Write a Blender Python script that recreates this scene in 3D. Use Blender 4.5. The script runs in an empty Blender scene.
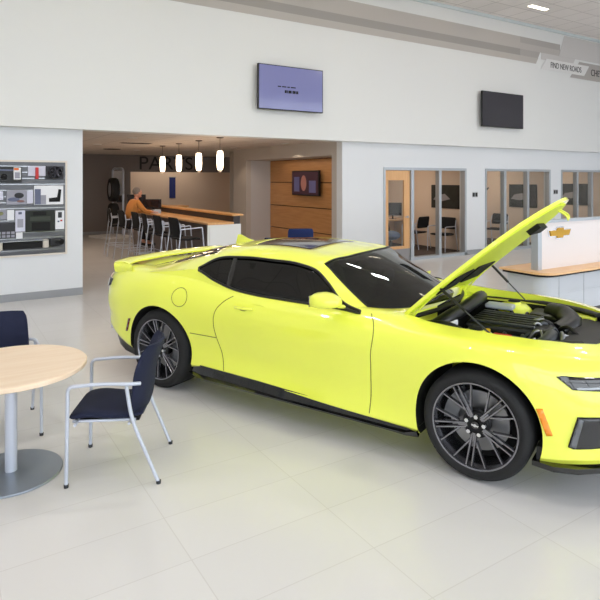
import bpy, bmesh, math, random
from math import sin, cos, pi, radians, sqrt
from mathutils import Vector, Matrix
from mathutils.bvhtree import BVHTree
random.seed(7)
SC = bpy.context.scene
COL = SC.collection

# ------------------------------------------------------------------ materials
def lin(c):
    return tuple(((x / 255) / 12.92 if x <= 10 else (((x / 255) + .055) / 1.055) ** 2.4) for x in c)

def mat(name, rgb, rough=.5, metal=0., coat=0., spec=.5, emit=None, es=0., bump=None, noise=None, sheen=0.):
    m = bpy.data.materials.new(name)
    m.use_nodes = True
    nt = m.node_tree
    b = nt.nodes['Principled BSDF']
    c = lin(rgb) + (1,)
    b.inputs['Base Color'].default_value = c
    b.inputs['Roughness'].default_value = rough
    b.inputs['Metallic'].default_value = metal
    b.inputs['Coat Weight'].default_value = coat
    b.inputs['Coat Roughness'].default_value = .03
    b.inputs['Specular IOR Level'].default_value = spec
    b.inputs['Sheen Weight'].default_value = sheen
    if emit:
        b.inputs['Emission Color'].default_value = lin(emit) + (1,)
        b.inputs['Emission Strength'].default_value = es
    tc = nt.nodes.new('ShaderNodeTexCoord')
    if noise:           # (scale, amount)
        n = nt.nodes.new('ShaderNodeTexNoise'); n.inputs['Scale'].default_value = noise[0]; n.inputs['Detail'].default_value = 4
        nt.links.new(tc.outputs['Object'], n.inputs['Vector'])
        mx = nt.nodes.new('ShaderNodeMix'); mx.data_type = 'RGBA'; mx.blend_type = 'MULTIPLY'
        mx.inputs[0].default_value = noise[1]
        mx.inputs[6].default_value = c
        nt.links.new(n.outputs['Fac'], mx.inputs[7])
        nt.links.new(mx.outputs[2], b.inputs['Base Color'])
    if bump:            # (scale, strength)
        n2 = nt.nodes.new('ShaderNodeTexNoise'); n2.inputs['Scale'].default_value = bump[0]; n2.inputs['Detail'].default_value = 3
        nt.links.new(tc.outputs['Object'], n2.inputs['Vector'])
        bp = nt.nodes.new('ShaderNodeBump'); bp.inputs['Strength'].default_value = bump[1]; bp.inputs['Distance'].default_value = .01
        nt.links.new(n2.outputs['Fac'], bp.inputs['Height'])
        nt.links.new(bp.outputs['Normal'], b.inputs['Normal'])
    return m

def wood(name, c1, c2, scale=(1, 14, 1), rough=.4, ring=3.):
    m = mat(name, c1, rough)
    nt = m.node_tree; b = nt.nodes['Principled BSDF']
    tc = nt.nodes.new('ShaderNodeTexCoord'); mp = nt.nodes.new('ShaderNodeMapping')
    mp.inputs['Scale'].default_value = scale
    n = nt.nodes.new('ShaderNodeTexNoise'); n.inputs['Scale'].default_value = ring; n.inputs['Detail'].default_value = 6
    r = nt.nodes.new('ShaderNodeValToRGB')
    r.color_ramp.elements[0].position = .3; r.color_ramp.elements[1].position = .7
    r.color_ramp.elements[0].color = lin(c1) + (1,); r.color_ramp.elements[1].color = lin(c2) + (1,)
    nt.links.new(tc.outputs['Object'], mp.inputs['Vector']); nt.links.new(mp.outputs['Vector'], n.inputs['Vector'])
    nt.links.new(n.outputs['Fac'], r.inputs['Fac']); nt.links.new(r.outputs['Color'], b.inputs['Base Color'])
    return m

def tiles(name, c, joint, sx, sy, off=(0, 0), rough=.3, jw=.004, var=.04, spec=.5, axis='XY', offset=0.):
    m = mat(name, c, rough, spec=spec)
    nt = m.node_tree; b = nt.nodes['Principled BSDF']
    tc = nt.nodes.new('ShaderNodeTexCoord'); mp = nt.nodes.new('ShaderNodeMapping')
    mp.inputs['Location'].default_value = (off[0], off[1], 0)
    if axis == 'XZ': mp.inputs['Rotation'].default_value = (radians(-90), 0, 0)
    br = nt.nodes.new('ShaderNodeTexBrick')
    br.offset = offset; br.squash = 1
    c2 = tuple(max(0, v * (1 - var)) for v in c)
    br.inputs['Color1'].default_value = lin(c) + (1,); br.inputs['Color2'].default_value = lin(c2) + (1,)
    br.inputs['Mortar'].default_value = lin(joint) + (1,)
    br.inputs['Scale'].default_value = 1.; br.inputs['Mortar Size'].default_value = jw
    br.inputs['Mortar Smooth'].default_value = .1
    br.inputs['Brick Width'].default_value = sx; br.inputs['Row Height'].default_value = sy
    nt.links.new(tc.outputs['Object'], mp.inputs['Vector']); nt.links.new(mp.outputs['Vector'], br.inputs['Vector'])
    nt.links.new(br.outputs['Color'], b.inputs['Base Color'])
    return m

def glass(name, tint, refl=1.0, ior=.04, rough=0.0):
    m = bpy.data.materials.new(name); m.use_nodes = True
    nt = m.node_tree; nt.nodes.clear()
    o = nt.nodes.new('ShaderNodeOutputMaterial'); mx = nt.nodes.new('ShaderNodeMixShader')
    t = nt.nodes.new('ShaderNodeBsdfTransparent'); g = nt.nodes.new('ShaderNodeBsdfGlossy')
    lw = nt.nodes.new('ShaderNodeLayerWeight'); lw.inputs['Blend'].default_value = .5
    pw = nt.nodes.new('ShaderNodeMath'); pw.operation = 'POWER'; pw.inputs[1].default_value = 5
    f = nt.nodes.new('ShaderNodeMath'); f.operation = 'MULTIPLY_ADD'; f.inputs[1].default_value = 1 - ior; f.inputs[2].default_value = ior
    nt.links.new(lw.outputs['Facing'], pw.inputs[0]); nt.links.new(pw.outputs[0], f.inputs[0])
    t.inputs['Color'].default_value = tuple(tint) + (1,)
    g.inputs['Color'].default_value = (refl, refl, refl, 1); g.inputs['Roughness'].default_value = rough
    nt.links.new(f.outputs[0], mx.inputs[0]); nt.links.new(t.outputs[0], mx.inputs[1]); nt.links.new(g.outputs[0], mx.inputs[2])
    nt.links.new(mx.outputs[0], o.inputs['Surface'])
    return m

# ------------------------------------------------------------------ mesh helpers
class MB:
    def __init__(s): s.v = []; s.f = []; s.mi = []
    def add(s, vs, fs, mi=0):
        o = len(s.v); s.v += [tuple(p) for p in vs]
        for f in fs: s.f.append([i + o for i in f]); s.mi.append(mi)
        return s
    def box(s, x0, x1, y0, y1, z0, z1, mi=0, M=None):
        vs = [Vector(p) for p in ((x0,y0,z0),(x1,y0,z0),(x1,y1,z0),(x0,y1,z0),(x0,y0,z1),(x1,y0,z1),(x1,y1,z1),(x0,y1,z1))]
        if M: vs = [M @ p for p in vs]
        return s.add(vs, [(3,2,1,0),(4,5,6,7),(0,1,5,4),(1,2,6,5),(2,3,7,6),(3,0,4,7)], mi)
    def tube(s, path, r, seg=10, mi=0, closed=False, flat=1.0):
        P = [Vector(p) for p in path]; n = len(P); rs = r if isinstance(r, (list, tuple)) else [r] * n
        vs = []; up = None
        for i in range(n):
            if closed: d = P[(i + 1) % n] - P[i - 1]
            else: d = P[min(i + 1, n - 1)] - P[max(i - 1, 0)]
            d.normalize()
            if up is None:
                up = Vector((0, 0, 1)) if abs(d.z) < .9 else Vector((1, 0, 0))
            a = d.cross(up)
            if a.length < 1e-6: a = d.orthogonal()
            a.normalize(); b = a.cross(d); b.normalize(); up = b
            for k in range(seg):
                t = 2 * pi * k / seg
                vs.append(P[i] + a * (rs[i] * cos(t)) + b * (rs[i] * flat * sin(t)))
        fs = []
        m = n if closed else n - 1
        for i in range(m):
            for k in range(seg):
                j = (i + 1) % n
                fs.append((i * seg + k, i * seg + (k + 1) % seg, j * seg + (k + 1) % seg, j * seg + k))
        if not closed:
            fs.append(tuple(range(seg))[::-1]); fs.append(tuple((n - 1) * seg + k for k in range(seg)))
        return s.add(vs, fs, mi)
    def lathe(s, prof, seg=32, axis='z', c=(0, 0, 0), mi=0, closed=False, cap=True):
        vs = []; c = Vector(c); n = len(prof)
        for r, h in prof:
            for k in range(seg):
                t = 2 * pi * k / seg
                if axis == 'z': p = Vector((r * cos(t), r * sin(t), h))
                elif axis == 'y': p = Vector((r * cos(t), h, r * sin(t)))
                else: p = Vector((h, r * cos(t), r * sin(t)))
                vs.append(c + p)
        fs = []
        for i in range(n if closed else n - 1):
            j = (i + 1) % n
            for k in range(seg):
                fs.append((i * seg + k, i * seg + (k + 1) % seg, j * seg + (k + 1) % seg, j * seg + k))
        if not closed and cap:
            if prof[0][0] > 1e-6: fs.append(tuple(range(seg))[::-1])
            if prof[-1][0] > 1e-6: fs.append(tuple((n - 1) * seg + k for k in range(seg)))
        return s.add(vs, fs, mi)
    def prism(s, poly, z0, z1, mi=0, M=None):
        n = len(poly)
        vs = [Vector((x, y, z0)) for x, y in poly] + [Vector((x, y, z1)) for x, y in poly]
        if M: vs = [M @ p for p in vs]
        fs = [tuple(range(n))[::-1], tuple(range(n, 2 * n))] + [(i, (i + 1) % n, n + (i + 1) % n, n + i) for i in range(n)]
        return s.add(vs, fs, mi)
    def sphere(s, c, r, seg=16, rings=10, mi=0, M=None):
        rx, ry, rz = r if isinstance(r, (tuple, list)) else (r, r, r); vs = []
        for i in range(rings + 1):
            p = pi * i / rings
            for k in range(seg):
                t = 2 * pi * k / seg
                q = Vector((rx * sin(p) * cos(t), ry * sin(p) * sin(t), rz * cos(p)))
                if M: q = M @ q
                vs.append(q + Vector(c))
        fs = [(i * seg + k, i * seg + (k + 1) % seg, (i + 1) * seg + (k + 1) % seg, (i + 1) * seg + k) for i in range(rings) for k in range(seg)]
        return s.add(vs, fs, mi)
    def mesh(s, name, mats, smooth=40, weld=True):
        me = bpy.data.meshes.new(name); me.from_pydata([tuple(p) for p in s.v], [], s.f)
        for m in (mats if isinstance(mats, (list, tuple)) else [mats]): me.materials.append(m)
        for p, i in zip(me.polygons, s.mi): p.material_index = i
        bm = bmesh.new(); bm.from_mesh(me)
        if weld: bmesh.ops.remove_doubles(bm, verts=bm.verts, dist=1e-5)
        bmesh.ops.recalc_face_normals(bm, faces=bm.faces)
        bm.to_mesh(me); bm.free()
        if smooth:
            for p in me.polygons: p.use_smooth = True
            me.set_sharp_from_angle(angle=radians(smooth))
        return me
    def build(s, name, mats, parent=None, loc=(0, 0, 0), rz=0, smooth=40, bevel=0, label=None, **k):
        o = bpy.data.objects.new(name, s.mesh(name, mats, smooth)); COL.objects.link(o)
        o.location = loc; o.rotation_euler = (0, 0, rz)
        if parent: o.parent = parent
        if bevel:
            b = o.modifiers.new('bevel', 'BEVEL'); b.width = bevel; b.segments = 2; b.limit_method = 'ANGLE'; b.angle_limit = radians(50)
        if label: o['label'] = label
        for a, v in k.items(): o[a] = v
        return o

def box(name, m, x0, x1, y0, y1, z0, z1, parent=None, bevel=0, **k):
    "box mesh with its origin at the base centre"
    c = ((x0 + x1) / 2, (y0 + y1) / 2, min(z0, z1))
    return MB().box(x0 - c[0], x1 - c[0], y0 - c[1], y1 - c[1], 0, z1 - z0).build(name, m, parent, c, smooth=40 if bevel else 0, bevel=bevel, **k)

def empty(name, loc, rz, label, cat, group=None):
    o = bpy.data.objects.new(name, None); COL.objects.link(o); o.empty_display_size = .2
    o.location = loc; o.rotation_euler = (0, 0, rz); o['label'] = label; o['category'] = cat
    if group: o['group'] = group
    return o

def copy_tree(o, parent=None):
    c = o.copy(); COL.objects.link(c)
    if parent: c.parent = parent
    for ch in list(o.children): copy_tree(ch, c)
    return c

def evaluated(o):
    dg = bpy.context.evaluated_depsgraph_get(); dg.update()
    me = bpy.data.meshes.new_from_object(o.evaluated_get(dg), preserve_all_data_layers=False, depsgraph=dg)
    return me

def text_mesh(body, h, sx=1., depth=.004, bold=0.):
    cu = bpy.data.curves.new('lettering', 'FONT'); cu.body = body; cu.size = 1; cu.extrude = 0.0; cu.offset = bold
    o = bpy.data.objects.new('lettering', cu); COL.objects.link(o)
    me = evaluated(o); bpy.data.objects.remove(o)
    xs = [v.co.x for v in me.vertices]; ys = [v.co.y for v in me.vertices]
    x0, x1, y0, y1 = min(xs), max(xs), min(ys), max(ys); k = h / (y1 - y0)
    for v in me.vertices: v.co = Vector(((v.co.x - x0) * k * sx, 0, (v.co.y - y0) * k))
    bm = bmesh.new(); bm.from_mesh(me)
    r = bmesh.ops.extrude_face_region(bm, geom=bm.faces[:])
    bmesh.ops.translate(bm, verts=[g for g in r['geom'] if isinstance(g, bmesh.types.BMVert)], vec=(0, -depth, 0))
    bmesh.ops.recalc_face_normals(bm, faces=bm.faces)
    bm.to_mesh(me); bm.free()
    return me, (x1 - x0) * k * sx

def text_obj(body, h, m, loc, parent=None, sx=1., width=None, rz=0, name='lettering', **k):
    me, w = text_mesh(body, h, sx)
    if width:
        for v in me.vertices: v.co.x *= width / w
    me.materials.clear(); me.materials.append(m)
    o = bpy.data.objects.new(name, me); COL.objects.link(o); o.location = loc; o.rotation_euler = (0, 0, rz)
    if parent: o.parent = parent
    for a, v in k.items(): o[a] = v
    return o

def spline(P, n, breaks=()):
    "interpolating cubic through P (n samples per span), tangents broken at the given indices"
    P = [Vector(p) for p in P]; N = len(P); out = []
    d = [max((P[i + 1] - P[i]).length, 1e-6) for i in range(N - 1)]
    def tan(i, side):
        if i == 0 or (i in breaks and side > 0): return None
        if i == N - 1 or (i in breaks and side < 0): return None
        a = (P[i] - P[i - 1]) / d[i - 1]; b = (P[i + 1] - P[i]) / d[i]
        return (a * d[i] + b * d[i - 1]) / (d[i] + d[i - 1])
    for i in range(N - 1):
        c = (P[i + 1] - P[i]) / d[i]
        t0 = tan(i, 1); t1 = tan(i + 1, -1)
        if t0 is None and t1 is None: t0 = t1 = c
        elif t0 is None: t0 = c * 1.5 - t1 * .5
        elif t1 is None: t1 = c * 1.5 - t0 * .5
        for k in range(n):
            t = k / n; h = d[i]
            out.append(P[i] * (2*t**3 - 3*t*t + 1) + t0 * h * (t**3 - 2*t*t + t) + P[i + 1] * (3*t*t - 2*t**3) + t1 * h * (t**3 - t*t))
    out.append(P[-1]); return out

def tensor(G, ni, nj, bi=(), bj=()):
    "G[i][j] control net -> dense net"
    cols = [spline([row[j] for row in G], ni, bi) for j in range(len(G[0]))]
    return [spline([c[i] for c in cols], nj, bj) for i in range(len(cols[0]))]

def rounded(path, r, n=5):
    "polyline with its corners rounded"
    P = [Vector(p) for p in path]; out = [P[0]]
    for i in range(1, len(P) - 1):
        a = (P[i - 1] - P[i]); b = (P[i + 1] - P[i]); ra = min(r, a.length * .49, b.length * .49)
        p0 = P[i] + a.normalized() * ra; p1 = P[i] + b.normalized() * ra
        for k in range(n + 1):
            t = k / n; out.append(p0 * (1 - t) ** 2 + P[i] * 2 * t * (1 - t) + p1 * t * t)
    out.append(P[-1]); return out

def rrect(w, h, r, n=5, cx=0, cy=0):
    out = []
    for qx, qy, a0 in ((1, 1, 0), (-1, 1, 90), (-1, -1, 180), (1, -1, 270)):
        for k in range(n + 1):
            a = radians(a0 + 90 * k / n)
            out.append((cx + qx * (w / 2 - r) + r * cos(a), cy + qy * (h / 2 - r) + r * sin(a)))
    return out

# ------------------------------------------------------------------ camera (level, with a lens shift)
cam = bpy.data.cameras.new('camera'); co = bpy.data.objects.new('camera', cam); COL.objects.link(co)
co.location = (0, 0, 1.86); co.rotation_euler = (radians(90), 0, radians(-32.3))
cam.sensor_width = 36; cam.lens = 570 / 600 * 36; cam.shift_y = -121 / 600; cam.clip_end = 200
SC.camera = co
SC.view_settings.view_transform = 'Standard'; SC.view_settings.look = 'None'; SC.view_settings.gamma = 1
SC.view_settings.use_curve_mapping = False
SC.view_settings.exposure = EXPOSURE = 0.0
SC.cycles.use_denoising = True
SC.cycles.max_bounces = 10; SC.cycles.transparent_max_bounces = 16; SC.cycles.diffuse_bounces = 6

# ------------------------------------------------------------------ palette
M_white = mat('white_paint', (226, 226, 224), .6)
M_cream = mat('pier_paint', (222, 224, 227), .6)
M_lower = mat('warm_grey_paint', (190, 182, 174), .65)
M_grey = mat('grey_wall_paint', (130, 122, 119), .7)
M_base = mat('grey_tile_base', (150, 152, 156), .4)
M_alu = mat('satin_aluminium', (178, 184, 190), .35, .55)
M_chrome = mat('chrome', (225, 228, 232), .12, 1.)
M_silver = mat('silver_powder_coat', (196, 201, 214), .35, .2)
M_black = mat('black_plastic', (18, 18, 20), .4)
M_matte = mat('matte_black', (10, 10, 11), .8)
M_navy = mat('navy_fabric', (24, 30, 58), .9, bump=(220, .4), noise=(60, .25))
M_blue = mat('blue_fabric', (26, 44, 96), .9, bump=(200, .3))
M_blackfab = mat('black_fabric', (20, 20, 24), .9, bump=(200, .3))
M_oak = wood('light_maple', (244, 222, 196), (236, 210, 180), (1, 10, 1), .35, 2.5)
M_counterwood = wood('counter_oak', (226, 176, 118), (208, 152, 92), (8, 1, 1), .35, 3)
M_deskwood = wood('desk_oak', (232, 188, 138), (222, 174, 122), (1, 12, 1), .35, 3)
M_doorwood = wood('door_maple', (226, 178, 126), (214, 162, 108), (16, 16, 1), .4, 2)
M_panelwood = wood('wall_oak', (196, 146, 94), (180, 128, 78), (1, 1, 12), .45, 2)
M_screen = mat('dark_screen', (30, 30, 36), .08, coat=.6)
M_paper = mat('white_card', (232, 232, 236), .6)
M_red = mat('red_plastic', (190, 24, 26), .4)
M_orange = mat('orange_print', (226, 110, 40), .6)
M_tyre = mat('tyre_rubber', (24, 24, 25), .75, bump=(60, .1))
M_lamp = mat('lamp_glow', (255, 246, 230), .5, emit=(255, 240, 214), es=9)
M_pend = mat('pendant_glow', (255, 240, 220), .4, emit=(255, 226, 190), es=7)
M_glass = glass('office_glass', (.93, .95, .95), 1.)
M_trimgrey = mat('door_kick_grey', (150, 148, 150), .4, .3)
# ================================================================== ROOM SHELL (x along the main wall, y into the room)
S = dict(kind='structure')
M_floor = tiles('floor_tile', (219, 217, 216), (207, 204, 202), .81, .405, (-2.33 + .81 * 10, -1.82 + .405 * 40), rough=.2, jw=.003, var=.012, spec=.5)
M_ceil = tiles('ceiling_tile', (240, 234, 230), (206, 200, 196), .61, .61, (0, 0), rough=.9, jw=.012, var=.03, spec=.1)
M_ceil2 = tiles('low_ceiling_tile', (212, 204, 196), (180, 172, 164), .61, .61, (.3, .2), rough=.9, jw=.012, var=.02, spec=.1)
M_carpet = mat('office_carpet', (84, 72, 68), .95, noise=(40, .4))
M_office = mat('office_paint', (214, 196, 180), .7)
M_out = mat('outside_paving', (150, 150, 148), .9)
XL, XR, YB = -9., 21., -4.6
box('floor', M_floor, XL, XR, YB, 20, -.12, 0, **S)
box('ground', M_out, -40, 60, -60, YB - .02, -.2, -.06, **S)
# main wall: lower piers, openings, upper band
box('wall_left_pier', M_cream, XL, 1.95, 9.65, 9.85, 0, 2.78, **S)
box('wall_upper', M_white, XL, XR, 9.5, 9.85, 2.65, 5.98, **S)
# storefront wall with three office openings
frames = [(8.281, 10.92), (11.616, 14.30), (14.80, 17.5)]
mb = MB(); xs = 7.15
for a, b in frames:
    mb.box(xs, a, 9.65, 9.85, 0, 2.66); mb.box(a, b, 9.65, 9.85, 2.12, 2.66); xs = b
mb.box(xs, XR, 9.65, 9.85, 0, 2.66)
mb.build('wall_front', M_cream, smooth=0, **S)
box('ceiling', M_ceil, XL, XR, YB, 9.85, 5.95, 6.05, **S)
box('trim_1', mat('cove_pale_blue', (206, 214, 214), .6), XL, XR, 9.46, 9.5, 5.88, 5.95, **S)
# baseboards
box('baseboard_left', M_base, XL, 1.95, 9.63, 9.65, 0, .115, **S)
mb = MB(); xs = 7.15
for a, b in frames + [(XR, XR)]:
    mb.box(xs, a, 9.63, 9.65, 0, .11); xs = b
mb.build('baseboard_front', M_base, smooth=0, **S)
# parts department behind the wide opening
box('wall_parts_left', M_grey, -2.2, -2.05, 9.85, 19.8, 0, 2.78, **S)
mb = MB(); mb.box(-2.2, 5.58, 19.8, 20, 0, 2.75); mb.box(5.58, 9.7, 19.8, 20, 2.11, 2.75); mb.box(9.7, 13, 19.8, 20, 0, 2.75)
mb.build('wall_back', M_grey, smooth=0, **S)
box('baseboard_back', M_base, -2.05, 5.58, 19.78, 19.8, 0, .1, **S)
mb = MB(); mb.box(5.0, 10.2, 21.3, 21.45, -.1, 2.75); mb.box(5.0, 5.15, 20, 21.3, -.1, 2.75); mb.box(10.05, 10.2, 20, 21.3, -.1, 2.75); mb.box(5.0, 10.2, 20, 21.45, 2.7, 2.8); mb.box(5, 10.2, 20, 21.45, -.12, 0)
mb.build('wall_parts_recess', mat('cream_wall', (222, 206, 190), .7), smooth=0, **S)
box('ceiling_parts', M_ceil2, -2.2, 13, 9.85, 20, 2.69, 2.78, **S)
box('wall_parts_right', M_lower, 12.9, 13, 14.9, 20, 0, 2.78, **S)
# side wall with the lounge alcove
mb = MB(); mb.box(7.15, 7.3, 9.85, 10.03, 0, 2.69); mb.box(7.15, 7.3, 10.03, 14.1, 2.37, 2.69); mb.box(7.15, 7.3, 14.1, 14.75, 0, 2.69)
mb.box(7.15, 8.02, 14.75, 14.9, 0, 2.69)
mb.build('wall_side', M_lower, smooth=0, **S)
box('trim_2', M_lower, 7.6, 7.78, 15.9, 16.1, 0, 2.69, **S)
box('wall_alcove_end', mat('alcove_grey', (196, 194, 194), .65), 7.3, 7.92, 14.1, 14.2, 0, 2.37, **S)
box('wall_alcove_start', M_lower, 7.3, 8.1, 9.86, 10.02, 0, 2.37, **S)
box('ceiling_alcove', M_lower, 7.3, 8.1, 10.02, 14.1, 2.37, 2.45, **S)
# oak wall of the alcove: boards between dark grooves
mb = MB(); zz = [0, .52, 1.135, 1.77, 2.37]
for i in range(4): mb.box(7.92, 7.98, 10.02, 14.1, zz[i] + .012, zz[i + 1] - .012, 0)
mb.box(7.95, 8.02, 10.02, 14.1, 0, 2.37, 1)
mb.build('wall_oak', [M_panelwood, mat('groove_dark', (70, 50, 36), .7)], smooth=0, **S)
# offices behind the glass
box('wall_office_back', M_office, 8.02, 18.2, 13.6, 13.75, 0, 2.75, **S)
box('floor_office', M_carpet, 8.04, 18.2, 9.85, 13.6, 0, .008, **S)
box('ceiling_office', M_ceil2, 8.02, 18.2, 9.85, 13.75, 2.62, 2.7, **S)
for i, x in enumerate((8.06, 11.42, 14.62, 17.9)):
    box('wall_office_divider_%d' % (i + 1), M_office, x, x + .1, 9.85, 13.6, 0, 2.62, **S)
box('wall_right', M_white, XR, XR + .2, YB, 9.85, 0, 6, **S)
box('wall_far_left', M_white, XL - .2, XL, YB, 9.85, 0, 6, **S)
# tall window wall on the daylight side (behind the viewpoint)
mb = MB(); y0, y1 = YB - .12, YB
mb.box(XL, XR, y0, y1, 0, .12); mb.box(XL, XR, y0, y1, 5.6, 6)
for z in (1.55, 3.0, 4.4): mb.box(XL, XR, y0, y1, z, z + .07)
for i in range(16): mb.box(XL + i * 2 - .05, XL + i * 2 + .05, y0, y1, 0, 6)
mb.build('window_wall_frame', M_alu, smooth=0, **S)
box('window_wall_glass', glass('window_wall_glass', (.97, .98, .98)), XL, XR, YB - .07, YB - .06, .12, 5.6, **S)

# ---------------- glazed office fronts
def office_front(x0, x1, door, mulls, label, parts, n):
    t = empty('window_%d' % n, (x0, 9.65, 0), 0, label, 'window'); t['kind'] = 'structure'
    w = x1 - x0
    f = MB(); f.box(0, w, -.02, .12, 2.06, 2.12)
    f.box(0, .045, -.02, .12, 0, 2.06); f.box(w - .06, w, -.02, .12, 0, 2.06)
    ds = 0 if not door else door
    f.box(ds, w, -.02, .12, 0, .07)
    f.build('window_frame', M_alu, t, smooth=0)
    for m0, m1 in mulls:
        MB().box(m0 - x0, m1 - x0, -.02, .10, .07, 2.06).build('mullion', M_alu, t, smooth=0)
    edges = [ds] + [v - x0 for m in mulls for v in m] + [w - .06]
    if door is None or not door: edges[0] = .045
    if door: edges = edges[1:] if abs(mulls[0][0] - x0 - door) < .02 else edges
    for i in range(0, len(edges) - 1, 2):
        if edges[i + 1] - edges[i] > .05:
            MB().box(edges[i], edges[i + 1], .045, .055, .07, 2.06).build('pane', M_glass, t, smooth=0)
    return t
t = office_front(8.281, 10.92, .80, [(9.09, 9.18), (9.98, 10.06)], 'aluminium storefront window beside the open-plan wooden office door', 3, 1)
office_front(11.616, 14.30, None, [(12.33, 12.42), (13.27, 13.36)], 'middle aluminium storefront window of the second office', 3, 2)
office_front(14.80, 17.5, None, [(15.54, 15.62), (16.28, 16.36)], 'rightmost aluminium storefront window behind the reception screen', 3, 3)
# maple office door
d = empty('door_1', (8.33, 9.67, 0), 0, 'maple office door with a tall glass lite and grey kick plate', 'door'); d['kind'] = 'structure'
f = MB(); w = .75
f.box(0, .11, 0, .045, .28, 2.05); f.box(w - .17, w, 0, .045, .28, 2.05); f.box(.11, w - .17, 0, .045, 1.83, 2.05); f.box(.11, w - .17, 0, .045, .28, .34)
f.build('door_leaf', M_doorwood, d, smooth=0)
MB().box(0, w, -.004, .05, .01, .28).build('kick_plate', M_trimgrey, d, smooth=0)
MB().box(.11, w - .17, .018, .026, .34, 1.83).build('pane', M_glass, d, smooth=0)
MB().tube(rounded([(w - .07, 0, 1.0), (w - .07, -.05, 1.0), (w - .19, -.05, 1.0)], .02), .012).lathe([(.03, 0), (.03, -.01)], 16, 'y', (w - .07, 0, 1.0)).build('door_handle', M_chrome, d)

# small number plates beside office doors
for x, z0, lb in ((11.14, 1.41, 'small dark number plate on the pillar between the first two office fronts'), (14.45, 1.44, 'small dark number plate between the second and third office fronts')):
    p = empty('number_plate', (x, 9.65, z0), 0, lb, 'sign', )
    MB().box(0, .2, -.006, 0, -.01, .13).build('plate', mat('plate_grey', (196, 198, 200), .5), p, smooth=0)
    for k in range(2): MB().box(.012 + k * .1, .085 + k * .1, -.012, -.006, .01, .11).build('plate_panel', M_black, p, smooth=0)

# ---------------- frieze graphic high on the wall
g = empty('wall_graphic', (0, 9.5, 0), 0, 'long taupe overlapping-band graphic with slanted ends running under the high ceiling', 'wall graphic')
tA = mat('taupe_band', (186, 180, 174), .7); tB = mat('dark_taupe_band', (160, 155, 150), .7); tC = mat('mid_taupe', (174, 168, 163), .7); tD = mat('pale_taupe', (203, 199, 196), .7); tE = mat('panel_white', (226, 224, 222), .7)
def para(name, x0, x1, z0, z1, m, sl=0., sr=0., d=.0, parent=g, th=.006):
    poly = [(x0 - sl, z0), (x1 - sr, z0), (x1, z1), (x0, z1)]
    mb = MB(); vs = [(x, -d - th, z) for x, z in poly] + [(x, -d, z) for x, z in poly]
    mb.add(vs, [(0, 1, 2, 3), (7, 6, 5, 4), (0, 4, 5, 1), (1, 5, 6, 2), (2, 6, 7, 3), (3, 7, 4, 0)])
    return mb.build(name, m, parent, smooth=0)
def wx(px):   # wall x of a bearing, used only to lay the graphic out
    u = (px - 300) / 570; a = u * cos(radians(32.3)) + sin(radians(32.3)); b = -u * sin(radians(32.3)) + cos(radians(32.3)); return 9.5 * a / b
para('upper_band', XL, wx(520), 5.26, 5.58, tA)
para('overlap_band', XL, wx(520), 5.09, 5.26, tB)
para('lower_band', XL, wx(538), 4.94, 5.09, tA, 0, .1)
para('band_end', wx(520), wx(540), 5.09, 5.26, tC, 0, .1)
para('slanted_band', wx(520), wx(576), 5.26, 5.42, tA, 0, .08, .0)
para('slanted_band', wx(520), wx(560), 5.42, 5.58, tC, 0, .0, .0)
para('slanted_band', wx(541), wx(575), 5.08, 5.26, tD, 0, .12, .0)
para('pale_band', wx(564), XR, 5.26, 5.85, tD, .25, 0, .006)
para('end_panel', wx(579), XR, 4.72, 5.2, tC, .45, 0, .008)
para('slogan_panel', wx(546), wx(588.5), 4.82, 5.12, tE, .25, .25, .016)
tt = text_obj('FIND NEW ROADS', .155, M_black, (wx(550), -.023, 4.895), g, width=wx(580.5) - wx(550), name='slogan_lettering')
text_obj('CHEVROLET', .19, M_black, (wx(590.5), -.016, 4.86), g, sx=.85, name='name_lettering')

# ---------------- wall televisions
def tv(x0, x1, z0, z1, y, label, scr, parentloc=None, rz=0, name='television', extra=None):
    t = empty(name, (x0, y, z0), rz, label, 'television'); w = x1 - x0; h = z1 - z0
    b = .018
    MB().box(0, w, -.05, .0, 0, h).build('casing', M_black, t, smooth=0, bevel=.004)
    MB().box(b, w - b, -.054, -.049, b, h - b).build('screen', scr, t, smooth=0)
    MB().box(w * .3, w * .7, 0, .08, h * .3, h * .7).build('wall_bracket', M_matte, t, smooth=0)
    if extra: extra(t, w, h)
    return t
M_scr1 = mat('lit_blue_screen', (104, 106, 146), .12, coat=.3, emit=(110, 112, 158), es=.42)
def welcome(t, w, h):
    # two caption lines too small to read in the photograph: plain dark word-shaped dashes
    x = w * .285
    for L in (.075, .095, .06, .11): MB().box(x, x + L, -.056, -.0545, h * .515, h * .540).build('caption_dash', M_matte, t, smooth=0); x += L + .02
    x = w * .39
    for L in (.055, .03, .075, .02, .075, .06): MB().box(x, x + L - .01, -.056, -.0545, h * .39, h * .455).build('caption_dash', M_matte, t, smooth=0); x += L
tv(5.0, 6.46, 3.17, 4.02, 9.41, 'large wall television showing a lit lavender-blue screen with dark caption', M_scr1, extra=welcome)
tv(11.17, 12.74, 3.15, 4.02, 9.41, 'large wall television switched off, high above the glass offices', mat('off_screen', (44, 41, 50), .3, coat=.3))
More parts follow.
